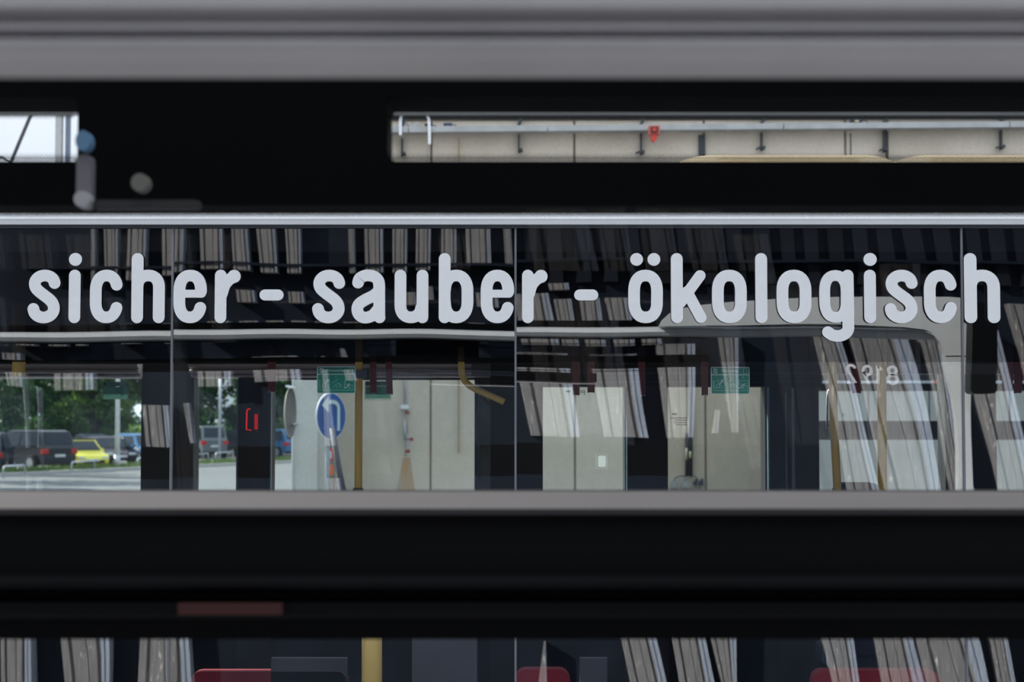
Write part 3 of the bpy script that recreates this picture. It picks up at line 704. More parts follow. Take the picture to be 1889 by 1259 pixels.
# white strap loops, camera boxes, red box
t = thing('red_lamp_box', 'small red square fire alarm box on the cable duct', 'alarm', (xw(1206), YC - .3, Z(262, YC)))
Yk = YC - .3
B().box(X(1197, Yk, 240), X(1217, Yk, 240), Yk, Yk + .09, Z(248, Yk), Z(232, Yk)).build('housing', mat('faded_red', (0.55, 0.13, 0.10), 0.6), t)
B().box(X(1200, Yk, 240), X(1214, Yk, 240), Yk - .01, Yk, Z(246, Yk), Z(234, Yk)).build('front_plate', mat('dark_faded_red', (0.14, 0.03, 0.03), 0.6), t)
B().disc((X(1207, Yk, 240), Yk - .02, Z(240, Yk)), .017, .02, 'y', 14).build('button', 'red', t)
B().prism([(X(1200, Yk, 240), Z(248, Yk)), (X(1213, Yk, 240), Z(248, Yk)), (X(1212, Yk, 240), Z(257, Yk)), (X(1206, Yk, 240), Z(262, Yk)), (X(1201, Yk, 240), Z(257, Yk))], Yk + .01, Yk + .07).build('lower_cap', 'red', t)
for k, (a, pts) in enumerate([('shorter', [(740.5, 208), (738.5, 222), (738.5, 249)]), ('longer', [(786, 206), (791, 220), (792, 236), (792.5, 266)])]):
    Yk = YC - .26
    q = B().stroke([(X(p, Yk, 240), Z(y, Yk)) for p, y in pts], 5.2 / F * Yk, Yk, Yk + .03, caps=False)
    tag(q.build('white_cable_loop', 'white'), 'white cable strap hanging over the grey duct, %s one' % a, 'cable', 'white cable straps')
q = B().stroke([(X(761 + 8 * math.cos(t_), YC - .3, 220), Z(219 + 7 * math.sin(t_), YC - .3)) for t_ in [k * PI / 10 for k in range(11)]], 0.011, YC - .11, YC - .09)
tag(q.build('cable_loop', 'steel'), 'thin steel cable loop above the grey duct', 'cable')
for (a, b2, y0, y1, lb) in [(783, 797, 228, 236, 'small dark junction box behind the longer white strap'), (818, 834, 227, 237, 'small dark camera box above the duct'), (1572, 1591, 219, 228, 'black lamp housing with a small yellow label above the duct')]:
    Yk = YC - .2; t = thing('junction_box', lb, 'box', (X(a, Yk, 230), Yk, Z(y1, Yk)))
    B().bev(X(a, Yk, 230), X(b2, Yk, 230), Yk, YC - .06, Z(y1, Yk), Z(y0, Yk), .008).build('housing', 'darksteel', t)
    B().box(X(a + 5, Yk, 230), X(a + 12, Yk, 230), Yk - .01, Yk, Z((y0 + y1) / 2 + 1.5, Yk), Z((y0 + y1) / 2 - 1.5, Yk)).build('label_plate', 'beige' if a > 1500 else 'blue', t)
    B().stroke([(X(b2, Yk, 230), Z(y0 + 3, Yk)), (X(b2 + 7, Yk, 230), Z(y0 + 4, Yk)), (X(b2 + 11, Yk, 230), Z(y1, Yk))], .008, Yk, Yk + .01).build('cable', 'darksteel', t)
Yk = YC - .1
tag(B().box(X(1289, Yk, 270), X(1301, Yk, 270), Yk, YC, Z(286, Yk), Z(249, Yk)).build('wall_block', 'darksteel'), 'dark steel block below the duct on the concrete wall', 'bracket')
for (px, w_, y0, y1, m, lb) in [(846.5, 2.6, 255, 300, 'copper', 'thin tan pipe high on the concrete wall'), (1569, 2.4, 246, 290, 'darksteel', 'thin black pipe high on the concrete wall'), (1634, 3, 238, 290, 'darksteel', 'dark drain pipe beside the wide bracket'), (789, 1.6, 266, 300, 'conduit', 'thin grey pipe under the longer white strap')]:
    q = B().tube([(X(px, Yk, y0), Yk, Z(y1, Yk)), (X(px, Yk, y0), Yk, Z(y0, Yk))], w_ / 2 / F * Yk, 8)
    tag(q.build('wall_pipe', m), lb, 'pipe', 'pipes on the concrete wall')
# plumbing seen through the window
Yk = YC - .1
t = thing('water_pipe', 'grey water pipe with red valves on the concrete wall', 'pipe', (X(748, Yk, 840), Yk, Z(842, Yk)))
B().tube([P(749, 842, Yk), P(748, 838, Yk), P(748.5, 780, Yk), P(749, 756, Yk)], 1.6 / F * Yk, 8).build('pipe', 'steel', t, True)
B().tube([P(747.5, 748, Yk), P(747, 690, Yk)], 2.6 / F * Yk, 8).build('upper_pipe', 'conduit', t, True)
B().bev(X(740, Yk), X(755, Yk), Yk - .06, Yk + .02, Z(755, Yk), Z(747.5, Yk), .008).build('white_box', 'white', t)
B().tube([P(747, 812, Yk - .03), P(746, 775, Yk - .03)], 3.2 / F * Yk, 8).build('meter', 'conduit', t, True)
for (a, y) in ((752, 762), (759, 811), (753, 833)):
    v = B().tube([P(747, y, Yk - .02), P(a, y, Yk - .02)], 1.2 / F * Yk, 6).build('valve_stem', 'darksteel', t, True)
    B().disc(P(a, y, Yk - .03), 3.6 / F * Yk, .02, 'y', 12).build('valve_wheel', mat('valve_red', (0.32, 0.05, 0.05)), v)
B().tube([P(752, 800, Yk - .03), P(750, 770, Yk - .03)], 0.8 / F * Yk, 6).build('red_hose', 'copper', t, True)
tag(B().prism([(X(744, YC - .063, 845), Z(845, YC)), (X(757, YC - .063, 845), Z(845, YC)), (X(763, YC, 880), Z(885, YC)), (X(769, YC, 880), Z(915, YC)), (X(731, YC, 900), Z(915, YC)), (X(739, YC, 880), Z(880, YC))], YC - .068, YC - .061).build('rust_stain', 'rust', wr))
q = B().tube([P(846.3, 836, Yk), P(846.3, 690, Yk)], 1.7 / F * Yk, 8)
tag(q.build('wall_pipe', 'copper'), 'thin tan pipe ending halfway down the concrete wall', 'pipe', 'pipes on the concrete wall')
# black pipes and boxes in the fifth pane
t = thing('downpipe', 'black cable pipe with pale sleeves above small grey boxes', 'pipe', (X(1270, Yk, 880), Yk, Z(880, Yk)))
B().tube([P(1267, 878, Yk), P(1267, 800, Yk)], 3.2 / F * Yk, 8).build('pipe', 'darksteel', t, True)
B().tube([P(1274, 880, Yk), P(1275, 700, Yk)], 3.6 / F * Yk, 8).build('pipe', 'darksteel', t, True)
for (a, y0, y1) in ((1266, 827, 849), (1273, 833, 846)):
    B().tube([P(a, y1, Yk - .02), P(a, y0, Yk - .02)], 2.4 / F * Yk, 8).build('sleeve', mat('pale_sleeve', (0.62, 0.62, 0.45)), t, True)
B().tube([P(1244, 888, Yk), P(1246, 882, Yk), P(1254, 879, Yk), P(1268, 879, Yk)], 1 / F * Yk, 6).build('cable', 'darksteel', t, True)
B().tube([P(1274, 879, Yk), P(1284, 880, Yk), P(1288, 888, Yk)], .8 / F * Yk, 6).build('cable', 'darksteel', t, True)
for (a, b2, m, lb) in ((1237, 1250, 'conduit', 'pale grey socket box below the pipe, outer one'), (1258, 1272, 'conduit', 'pale grey socket box below the pipe, inner one'), (1279, 1286, 'darksteel', 'dark socket box beside the pale boxes, inner one'), (1289, 1297, 'darksteel', 'dark socket box beside the pale boxes, outer one')):
    y0, y1 = (889, 900) if m == 'conduit' else (888, 896)
    t = thing('socket_box', lb, 'box', (X(a, Yk, 890), Yk, Z(y1, Yk)), 'socket boxes on the wall')
    B().bev(X(a, Yk, 890), X(b2, Yk, 890), Yk - .04, YC - .05, Z(y1, Yk), Z(y0, Yk), .01).build('housing', m, t)
    B().box(X(a + 4, Yk, 890), X(a + 8, Yk, 890), Yk - .02, YC - .05, Z(y0, Yk), Z(y0 - 4, Yk)).build('gland', 'edgeblue' if m == 'conduit' else m, t)

# ---------------------------------------------------------------- blue road sign and pole, mirror disc, red boxes
YS = 14.5
c = P(610, 768, YS); rr_ = 43.5 / F * YS
t = thing('road_sign', 'round blue road sign with a white bent arrow seen at an angle', 'sign', (c.x, YS, 0), None, math.radians(58), True)
zc = c.z
q = B().disc((0, 0, zc), rr_, .012, 'y', 40); o = q.build('disc', 'white', t)
B().disc((0, -.008, zc), rr_ * .955, .006, 'y', 40).build('blue_face', 'blue', t)
u = rr_ / 43.5
q = B(); q.stroke([(20 * u, zc - 27 * u), (20 * u, zc + 14 * u)] + [(20 * u - (1 - math.cos(a)) * 16 * u, zc + 14 * u + math.sin(a) * 12 * u) for a in (.4, .8, 1.2, 1.57)] + [(-12 * u, zc + 26 * u)], 7.5 * u, -.016, -.011, caps=False)
q.poly([(-10 * u, -.016, zc + 38 * u * .98), (-10 * u, -.016, zc + 6 * u), (-31 * u, -.016, zc + 20 * u)])
q.build('arrow', 'signwhite', t)
B().disc((0, .014, zc), rr_ * .5, .012, 'y', 20).build('bracket', 'steel', t)
B().tube([(0.02, .04, 0), (0.01, .04, zc - .05), (0, .03, zc + .1)], .02, 10).build('post', 'steel', t, True)
t = thing('leaning_post', 'dark grey leaning post in front of the concrete recess', 'post', tuple((P(633, 1150, 13.8).x, 13.9, 0)))
B().tube([P(634, 911, 13.8), P(624, 860, 13.8), P(613, 790, 13.8)], 6.2 / F * 13.8, 12, 0, 5.2 / F * 13.8).build('shaft', mat('dark_grey_post', (0.07, 0.07, 0.09)), t, True)
B().tube([P(634, 912.5, 13.8), P(634, 909, 13.8)], 6.4 / F * 13.8, 12).build('end_cap', 'white', t, True)
B().tube([(P(634, 914, 13.9).x, 13.9, 0), P(634, 914, 13.9)], 2 / F * 13.8, 8).build('stand', 'darksteel', t, True)
for k, (y0, y1, m) in enumerate([(828, 850, 'red'), (858, 877, 'orange')]):
    Yk = 15.5; t = thing('wall_box', ['bright red small box on the dark recess, upper', 'orange red small box on the dark recess, lower'][k], 'box', (X(602, Yk, y1), Yk, Z(y1, Yk)), 'red boxes beside the leaning post')
    B().bev(X(602, Yk, 840), X(614, Yk, 840), Yk, Yk + .08, Z(y1, Yk), Z(y0, Yk), .01).build('housing', m, t)
    q = B().box(X(608, Yk, 840), X(612, Yk, 840), Yk - .006, Yk, Z(y1 - 4, Yk), Z(y0 + 5, Yk)); q.build('front_label', 'signwhite' if k == 0 else 'orange', t)
    B().tube([P(604, y0 + 2, Yk + .1), P(604, y0 - 12, Yk + .1)], 2.5 / F * Yk, 8).build('conduit', 'darksteel', t, True)
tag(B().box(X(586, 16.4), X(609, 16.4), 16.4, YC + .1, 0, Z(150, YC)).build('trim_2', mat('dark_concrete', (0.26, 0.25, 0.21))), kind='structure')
B().box(X(596, 16.38), X(602, 16.38), 16.3, 16.4, Z(826, 16.3), Z(812, 16.3)).build('bracket', 'darksteel', bpy.data.objects['trim_2'])
# convex mirror seen from the side
YM = 15.0; c = P(537, 762, YM)
t = thing('traffic_mirror', 'round grey-backed traffic mirror beside the pale concrete pillar', 'mirror', (c.x, YM, 0))
q = B()
n = 24
rings = []
for j in range(6):
    v = j / 5; rx = 14 * math.sqrt(max(0, 1 - v * v)) if j < 5 else 0.5; rz_ = 47 * math.cos(v * PI / 2 * .98)
    rings.append([(c.x + (rx * 0 - 12 * v + 0) / F * YM + 4 / F * YM * math.cos(2 * PI * k / n) * (1 - v), YM - .02 + .25 * math.cos(2 * PI * k / n) * math.cos(v * 1.5), c.z + rz_ / F * YM * math.sin(2 * PI * k / n)) for k in range(n)])
for r_ in rings: q.v += r_
for j in range(5):
    for k in range(n):
        q.f.append((j * n + k, j * n + (k + 1) % n, (j + 1) * n + (k + 1) % n, (j + 1) * n + k)); q.m.append(0)
q.build('dished_back', mat('mirror_back_grey', (0.16, 0.15, 0.14)), t, True)
q = B().stroke([(c.x + 1 / F * YM + (k % 1), c.z + 49 / F * YM * math.cos(PI * k / 12) ) for k in range(0)] or [(c.x - 2 / F * YM, c.z + 48 / F * YM), (c.x + 5 / F * YM, c.z + 46 / F * YM)], .02, YM - .25, YM + .1)
q.build('rim', 'white', t)
B().tube([(c.x + .02, YM + .03, c.z - .1), (wl + .03, YM + .6, c.z - .1)], .012, 10).build('post', 'steel', t, True)

# ---------------------------------------------------------------- white vehicle beyond, right
YV = 14.0
v = thing('white_bus', 'white parked bus with a dark window band seen through the glazed bus', 'bus', (X(1495, YV), YV, 0))
x0, x1 = X(1495, YV), X(2500, YV)
B().box(x0, x1, YV, YV + 2.4, .3, Z(812, YV)).build('lower_body', mat('bus_white', (0.35, 0.35, 0.335), .5, var=.05), v)
B().box(x0, x1, YV + .04, YV + 2.4, Z(812, YV), Z(777, YV)).build('window_band', 'black_gloss', v)
B().box(x0, x1, YV, YV + 2.4, Z(777, YV), Z(722, YV)).build('upper_body', mat('bus_white_upper', (0.37, 0.37, 0.355), .5, var=.05), v)
B().box(x0, x1, YV + .1, YV + 2.4, Z(722, YV), Z(708, YV)).build('roof_step', 'black_gloss', v)
B().box(x0, x1, YV + .02, YV + .12, Z(707.5, YV), Z(702.5, YV)).build('roof_rail', 'steel', v)
B().box(X(1723, YV), X(1733, YV), YV + .01, YV + .02, Z(707, YV), Z(703, YV)).build('red_marker', 'red', v)
B().box(x0, x1, YV + .2, YV + 2.4, Z(702.5, YV), Z(660, YV)).build('roof_fairing', 'frame', v)
for a in (1600, 1712, 1860): B().box(X(a, YV), X(a + 3, YV), YV - .003, YV, Z(777, YV), Z(722, YV)).build('body_joint', 'greypanel', v)
B().box(X(1560, YV), X(1700, YV), YV - .004, YV, Z(778.5, YV), Z(777, YV)).build('trim_strip', 'frame', v)
for xx in (x0 + .9, x1 - .8):
    q = B(); q.disc((xx, YV + .1, .48), .48, .3, 'y', 28); q.disc((xx, YV - .06, .48), .27, .02, 'y', 20, 1); q.build('wheel', ['tyre', 'rim'], v)

# ================================================================== CAR PARK
# kerb and planted strip: recedes to the far right
def lp(px, py):          # point on the ground seen at px,py
    a = (px - CX) / F; b = (CY - py) / F
    k = -CAMZ / (st + b * ct); return Vector((a * k, (ct - b * st) * k, 0))
A, Bp = lp(-200, 889), lp(640, 850)
dv = (Bp - A).normalized(); nv = Vector((-dv.y, dv.x, 0))
q = B()
pts_ = [A, Bp, Bp + nv * .25, A + nv * .25]
q.v += [(p.x, p.y, 0) for p in pts_] + [(p.x, p.y, .14) for p in pts_]
q.f += [(4, 5, 6, 7), (0, 1, 5, 4), (1, 2, 6, 5), (2, 3, 7, 6), (3, 0, 4, 7)]; q.m += [0] * 5
tag(q.build('kerb', 'kerb'), kind='structure')
q = B(); rr = random.Random(5)
L_ = (Bp - A).length
for k in range(9000):
    s_ = rr.uniform(0, L_); d = rr.uniform(.25, 2.0); p = A + dv * s_ + nv * d; h = rr.uniform(.08, .30); a = rr.uniform(0, PI); wv = rr.uniform(.015, .04)
    dx, dy = math.cos(a) * wv, math.sin(a) * wv; lx, ly = rr.uniform(-.08, .08), rr.uniform(-.08, .08)
    q.poly([(p.x - dx, p.y - dy, .1), (p.x + dx, p.y + dy, .1), (p.x + lx, p.y + ly, .1 + h)])
gm = mat('grass_green', (0.07, 0.13, 0.03), .8, col2=(0.16, 0.24, 0.06), scale=.8)
gs = B(); pp = [A + nv * .25, Bp + nv * .25, Bp + nv * 2.1, A + nv * 2.1]; gs.poly([(p.x, p.y, .1) for p in pp]); 
tag(gs.build('verge', mat('soil_green', (0.05, 0.08, 0.025), .9)), kind='structure')
tag(q.build('grass', gm), 'short green grass on the verge in front of the parked cars', 'grass', kind='stuff')
# hoop barriers
for k, (a, b2, y0, y1) in enumerate([(6, 46, 883, 861), (132, 174, 874, 853), (254, 296, 866, 846), (362, 384, 859, 839), (398, 430, 857, 836), (505, 540, 846, 830)]):
    p0, p1 = lp(a, y0), lp(b2, y0 - 4 + 1)
    h = (y0 - y1) * p0.y / F
    t = thing('hoop_barrier', 'low galvanised hoop barrier on the verge, ' + ['in front of the dark off-roader', 'in front of the yellow hatchback', 'beside the dark window post', 'first of two in the narrow pane', 'second of two in the narrow pane', 'beside the traffic mirror'][k], 'barrier', tuple(p0), 'hoop barriers')
    r_ = .14
    d = (p1 - p0)
    pts = [p0, p0 + Vector((0, 0, h - r_))] + [p0 + d.normalized() * (r_ * (1 - math.cos(x_))) + Vector((0, 0, h - r_ + r_ * math.sin(x_))) for x_ in (.5, 1.0, 1.57)] + \
          [p1 - d.normalized() * (r_ * (1 - math.cos(x_))) + Vector((0, 0, h - r_ + r_ * math.sin(x_))) for x_ in (1.57, 1.0, .5)] + [p1 + Vector((0, 0, h - r_)), p1]
    B().tube(pts, .035, 8).build('hoop', 'steel', t, True)
    for p in (p0, p1): B().disc((p.x, p.y, .02), .07, .04, 'z', 12).build('base_plate', 'steel', t)
# lamp post
p = lp(216, 868)
t = thing('lamp_post', 'white lamp post standing on the verge behind the dark sign', 'lamp post', tuple(p))
B().tube([p, p + Vector((0, 0, 4)), p + Vector((0, 0, 9))], .115, 12, 0, .07).build('post', 'pole', t, True)
B().tube([p, p + Vector((0, 0, .7))], .14, 12).build('base_sleeve', 'steel', t, True)
B().tube([p + Vector((0, 0, 9)), p + Vector((.3, -.6, 9.2)), p + Vector((.5, -1.2, 9.2))], .05, 8).build('arm', 'pole', t, True)
B().bev(p.x + .35, p.x + .65, p.y - 1.7, p.y - 1.1, 9.12, 9.26, .05).build('lamp_head', 'steel', t)
p = lp(253, 868) + Vector((0, 22, 0))
t = thing('lamp_post', 'thin pale post far behind the parked cars', 'lamp post', tuple(p))
B().tube([p, p + Vector((0, 0, 6))], .08, 8).build('post', 'steel', t, True)
B().bev(p.x - .2, p.x + .2, p.y - .3, p.y + .3, 6, 6.15, .04).build('lamp_head', 'steel', t)

def car(px, py, rz, L, W, H, paint, label, style='hatch', rear=False):
    """local frame: x forward, origin mid ground"""
    p = lp(px, py)
    t = thing('car', label, 'car', tuple(p), 'parked cars', math.radians(rz), True)
    hl = L / 2; bh = H * .56 if style != 'suv' else H * .60
    if style == 'suv': prof = [(-hl, .45), (-hl, bh * .95), (-hl + .06, bh + .05), (-hl + .35, H - .06), (-hl + .7, H), (hl * .18, H), (hl * .28, H - .05), (hl * .52, bh + .06), (hl * .9, bh * .90), (hl, bh * .72), (hl, .40), (hl - .1, .28), (-hl + .1, .28)]
    elif style == 'sedan': prof = [(-hl, .45), (-hl, bh * .88), (-hl + .15, bh), (-hl + .6, bh + .04), (-hl * .45, H - .05), (-hl * .25, H), (hl * .08, H), (hl * .18, H - .05), (hl * .48, bh + .03), (hl * .92, bh * .82), (hl, bh * .62), (hl, .38), (hl - .1, .25), (-hl + .1, .25)]
    else: prof = [(-hl, .45), (-hl + .02, bh * .95), (-hl + .1, bh + .1), (-hl + .4, H - .07), (-hl + .7, H), (hl * .08, H), (hl * .2, H - .06), (hl * .52, bh + .04), (hl * .90, bh * .86), (hl, bh * .66), (hl, .36), (hl - .1, .24), (-hl + .1, .24)]
    def hw(x, z):
        w_ = W / 2
        if z > bh: w_ -= (z - bh) / (H - bh) * .20
        ex = abs(x) / hl
        if ex > .8: w_ -= (ex - .8) / .2 * .14
        if z < .4: w_ -= .03
        return w_
    q = B(); n = len(prof)
    # left, bevel inner columns for a soft edge
    cols = [(-1, 0.0), (-.9, .03), (.9, .03), (1, 0.0)]
    for s_, lift in cols:
        for (x, z) in prof: q.v.append((x, s_ * hw(x, z), z + (lift if z > bh else 0)))
    for c_ in range(3):
        for k in range(n):
            j = (k + 1) % n; q.f.append((c_ * n + k, c_ * n + j, (c_ + 1) * n + j, (c_ + 1) * n + k)); q.m.append(0)
    q.f.append(tuple(reversed(range(n)))); q.m.append(0); q.f.append(tuple(range(3 * n, 4 * n))); q.m.append(0)
    body = q.build('body', paint, t)
    # glasshouse
    top = [p_ for p_ in prof if p_[1] > bh - .02]
    xs = [p_[0] for p_ in top]; rb, fb = (xs[0], xs[-1]) if rear is False else (xs[0], xs[-1])
    roofs = [p_ for p_ in prof if p_[1] > H - .08]; xr0, xr1 = min(p_[0] for p_ in roofs), max(p_[0] for p_ in roofs)
    zb2, zt_ = bh + .07, H - .10
    xb0 = xr0 + (min(xs) - xr0) * .55 + .12; xb1 = xr1 + (max(xs) - xr1) * .75 - .12
    for s_ in (-1, 1):
        mid = (xb0 + xb1) / 2
        for (a0, a1, b0, b1, nm) in ((xb0 + .05, mid - .04, xr0 + .18, mid - .04, 'side_window'), (mid + .04, xb1, mid + .04, xr1 - .05, 'side_window')):
            q = B(); y0, y1 = s_ * (hw(0, zb2) + .012), s_ * (hw(0, zt_) + .012)
            q.poly([(a0, y0, zb2), (a1, y0, zb2), (b1, y1, zt_), (b0, y1, zt_)]); q.poly([(a0, y0 - s_ * .03, zb2), (b0, y1 - s_ * .03, zt_), (b1, y1 - s_ * .03, zt_), (a1, y0 - s_ * .03, zb2)])
            q.build(nm, 'carglass', t)
        B().bev(xb1 - .15, xb1 - .02, s_ * (W / 2 + .02) - .08, s_ * (W / 2 + .02) + .08, zb2 - .02, zb2 + .13, .03).build('wing_mirror', paint, t)
        for xw_ in (-hl * .62, hl * .62):
            r_ = .33 if style != 'suv' else .37
            wq = B().disc((xw_, s_ * (W / 2 - .09), r_), r_, .22, 'y', 22).build('wheel', 'tyre', t)
            B().disc((xw_, s_ * (W / 2 + .015), r_), r_ * .66, .02, 'y', 16).build('rim', 'rim', wq)
        B().bev(hl - .42, hl - .02, s_ * (W / 2 - .30) - .16, s_ * (W / 2 - .30) + .16, bh * .66, bh * .80, .03).build('headlamp', 'headl', t)
        B().bev(-hl - .012, -hl + .2, s_ * (W / 2 - .22) - .15, s_ * (W / 2 - .22) + .15, bh * .72, bh * .94, .03).build('tail_lamp', 'taill', t)
    if paint.name.startswith('yellow'):
        B().bev(xr0 + .1, xr1, -W * .36, W * .36, H + .0, H + .045, .02).build('roof_panel', 'black_gloss', t)
    # windscreens as slabs on the slopes
    def slope(i0, i1, nm):
        (xa, za), (xc_, zc_) = prof[i0], prof[i1]
        q = B(); d_ = Vector((xc_ - xa, zc_ - za)); n_ = Vector((d_.y, -d_.x)).normalized() * .02
        if n_.x * (1 if xa > 0 else -1) < 0: n_ = -n_
        a_ = Vector((xa, za)) + d_ * .08 + n_ ; b_ = Vector((xa, za)) + d_ * .90 + n_
        y0, y1 = hw(xa, za) - .12, hw(xc_, zc_) - .10
        q.poly([(a_.x, -y0, a_.y + .03), (a_.x, y0, a_.y + .03), (b_.x, y1, b_.y + .03), (b_.x, -y1, b_.y + .03)])
        q.poly([(a_.x, -y0, a_.y), (b_.x, -y1, b_.y), (b_.x, y1, b_.y), (a_.x, y0, a_.y)])
        q.build(nm, 'carglass', t)
    if style == 'suv': slope(7, 6, 'windscreen'); slope(2, 3, 'rear_window')
    elif style == 'sedan': slope(8, 7, 'windscreen'); slope(3, 4, 'rear_window')
    else: slope(7, 6, 'windscreen'); slope(2, 3, 'rear_window')
    B().bev(hl - .06, hl + .03, -W * .30, W * .30, .34, bh * .60, .06, axis='x').build('grille', 'black_gloss', t)
    B().box(hl + .03, hl + .045, -.26, .26, .42, .53).build('number_plate', 'plate', t)
    B().box(-hl - .03, -hl, -.26, .26, bh * .60, bh * .60 + .12).build('number_plate', 'plate', t)
    B().box(-hl - .03, -hl + .1, -W * .44, W * .44, .32, .46).build('bumper', 'frame', t)
    return t
navy_p = mat('navy_car_paint', (0.02, 0.03, 0.055), .25, var=.05)
black_p = mat('black_car_paint', (0.010, 0.015, 0.027), .25, var=.05)
yel_p = mat('yellow_car_paint', (0.72, 0.66, 0.06), .35, var=.04)
plum_p = mat('plum_car_paint', (0.025, 0.018, 0.035), .25, var=.05)
blue_p = mat('blue_car_paint', (0.05, 0.16, 0.33), .25, var=.05)
grey_p = mat('grey_car_paint', (0.12, 0.14, 0.16), .3, var=.05)
car(-22, 874, 100, 4.4, 1.8, 1.72, navy_p, 'dark navy estate car showing its tail at the edge of the row', 'hatch')
car(56, 869, 138, 4.7, 1.9, 1.80, black_p, 'black off-roader with red tail lamp beside the yellow hatchback', 'suv')
car(144, 867.2, -54, 3.8, 1.70, 1.40, yel_p, 'bright yellow hatchback facing the verge', 'hatch')
car(195, 858, -56, 4.6, 1.8, 1.45, plum_p, 'dark plum saloon behind the white lamp post', 'sedan')
car(262, 858, -50, 4.4, 1.8, 1.60, blue_p, 'blue car partly hidden by the dark window post', 'hatch')
car(374, 846, 120, 4.4, 1.85, 2.0, grey_p, 'grey estate with large rear window in the narrow pane', 'suv')
car(440, 842, 120, 4.4, 1.8, 1.7, navy_p, 'dark car at the edge of the narrow pane', 'hatch')
car(512, 845, 130, 4.4, 1.8, 1.8, blue_p, 'blue car beside the traffic mirror', 'suv')
car(170, 845, -60, 4.6, 1.8, 1.5, navy_p, 'navy saloon in the second row behind the yellow hatchback', 'sedan')
car(95, 843, -60, 4.4, 1.8, 1.6, grey_p, 'grey car in the second row behind the off-roader', 'hatch')

# trees
leafs = [mat('leaf_dark', (0.022, 0.07, 0.028), .6, col2=(0.06, 0.14, 0.045), scale=.8), mat('leaf_mid', (0.05, 0.12, 0.035), .6, col2=(0.14, 0.23, 0.06), scale=.7)]
for l_ in leafs:
    t_ = l_.node_tree; b_ = t_.nodes['Principled BSDF']; o_ = t_.nodes['Material Output']
    tl = t_.nodes.new('ShaderNodeBsdfTranslucent'); mx = t_.nodes.new('ShaderNodeMixShader'); mx.inputs[0].default_value = .45
    rr_n = [n for n in t_.nodes if n.type == 'VALTORGB'][0]
    br = t_.nodes.new('ShaderNodeMixRGB'); br.blend_type = 'MULTIPLY'; br.inputs[0].default_value = 1; br.inputs[2].default_value = (1.5, 1.5, 1.1, 1)
    t_.links.new(rr_n.outputs[0], br.inputs[1]); t_.links.new(br.outputs[0], tl.inputs[0])
    t_.links.new(b_.outputs[0], mx.inputs[1]); t_.links.new(tl.outputs[0], mx.inputs[2]); t_.links.new(mx.outputs[0], o_.inputs[0])
def tree(x, y, h, r, m, label, low=1.6, n=7500, seed=0):
    rr = random.Random(seed); t = thing('tree', label, 'tree', (x, y, 0), 'trees behind the car park')
    B().tube([(x, y, 0), (x + .1, y, h * .3), (x - .1, y + .1, h * .65)], .26, 8, 0, .1).build('trunk', 'bark', t, True)
    for k in range(5):
        a = rr.uniform(0, 2 * PI); z0 = h * rr.uniform(.25, .5)
        B().tube([(x, y, z0), (x + math.cos(a) * r * .35, y + math.sin(a) * r * .35, z0 + h * .12), (x + math.cos(a) * r * .7, y + math.sin(a) * r * .7, z0 + h * .25)], .09, 5, 0, .03).build('branch', 'bark', t)
    q = B(); blobs = [(rr.uniform(-.6, .6) * r, rr.uniform(-.6, .6) * r, rr.uniform(low + .8, h - .9), rr.uniform(.28, .55) * r) for _ in range(16)]
    for k in range(n):
        bx, by, bz, br = rr.choice(blobs)
        d = Vector((rr.gauss(0, 1), rr.gauss(0, 1), rr.gauss(0, 1))).normalized() * br * rr.uniform(.6, 1.0)
        c_ = Vector((x + bx + d.x, y + by + d.y, max(.4, bz + d.z * .8)))
        s_ = rr.uniform(.10, .24); u_ = Vector((rr.gauss(0, 1), rr.gauss(0, 1), rr.gauss(0, 1))).normalized(); v_ = u_.orthogonal().normalized()
        q.poly([c_ - u_ * s_, c_ + v_ * s_ * .6, c_ + u_ * s_, c_ - v_ * s_ * .6])
    tag(q.build('foliage', leafs[m], t), kind='stuff')
TR = [(-24.5, 80, 8.5, 3.2, 0, 'dark dense tree at the edge of the car park'), (-21.0, 86, 8, 2.6, 1, 'loose pale tree behind the off-roader'), (-18.6, 92, 8.6, 3.0, 1, 'yellowish tree above the yellow hatchback'),
      (-16.2, 84, 8.3, 2.4, 0, 'dark tree behind the white lamp post'), (-13.8, 98, 9, 3.4, 1, 'pale tree near the dark window post'), (-27.5, 100, 9.5, 4, 0, 'tall dark tree far behind the row'),
      (-10.8, 88, 8.4, 2.8, 0, 'dark green tree filling the narrow pane'), (-8.0, 96, 9, 3, 1, 'mid green tree beside the button post'), (-5.2, 90, 8.6, 2.6, 0, 'dark green tree beside the traffic mirror'), (-23, 108, 9.5, 4.2, 0, 'broad tree in the back row'),
      (-15, 112, 9.5, 4.4, 0, 'broad dark tree in the back row behind the lamp post'), (-7, 110, 9.5, 4.4, 0, 'broad dark tree in the back row behind the narrow pane')]
for k, (x, y, h, r, m, lb) in enumerate(TR): tree(x * (y + 28) / y, y + 28, h * 1.2, r, m, lb, seed=k + 20, low=1.2 if k % 3 else .6)
for k, (x, y, lb) in enumerate([(-21.5, 122, 'bushy dark tree closing the gap in the narrow pane'), (-16.5, 117, 'bushy dark tree behind the lit button post'), (-34, 118, 'bushy tree behind the black off-roader'), (-29.5, 120, 'bushy tree beside the lamp post top')]):
    tree(x, y, 9.5, 3.4, k % 2, lb, low=.6, n=9000, seed=90 + k)
# trees beyond the edge of view, whose shade falls across the road
for k, (x, y) in enumerate([(-26.5, 74), (-24.5, 66), (-21.5, 57)]):
    tree(x, y, 9, 3.0, 0, 'roadside tree beyond the car park edge, %s of three' % ['farthest', 'middle', 'nearest'][k], seed=60 + k, n=2600)
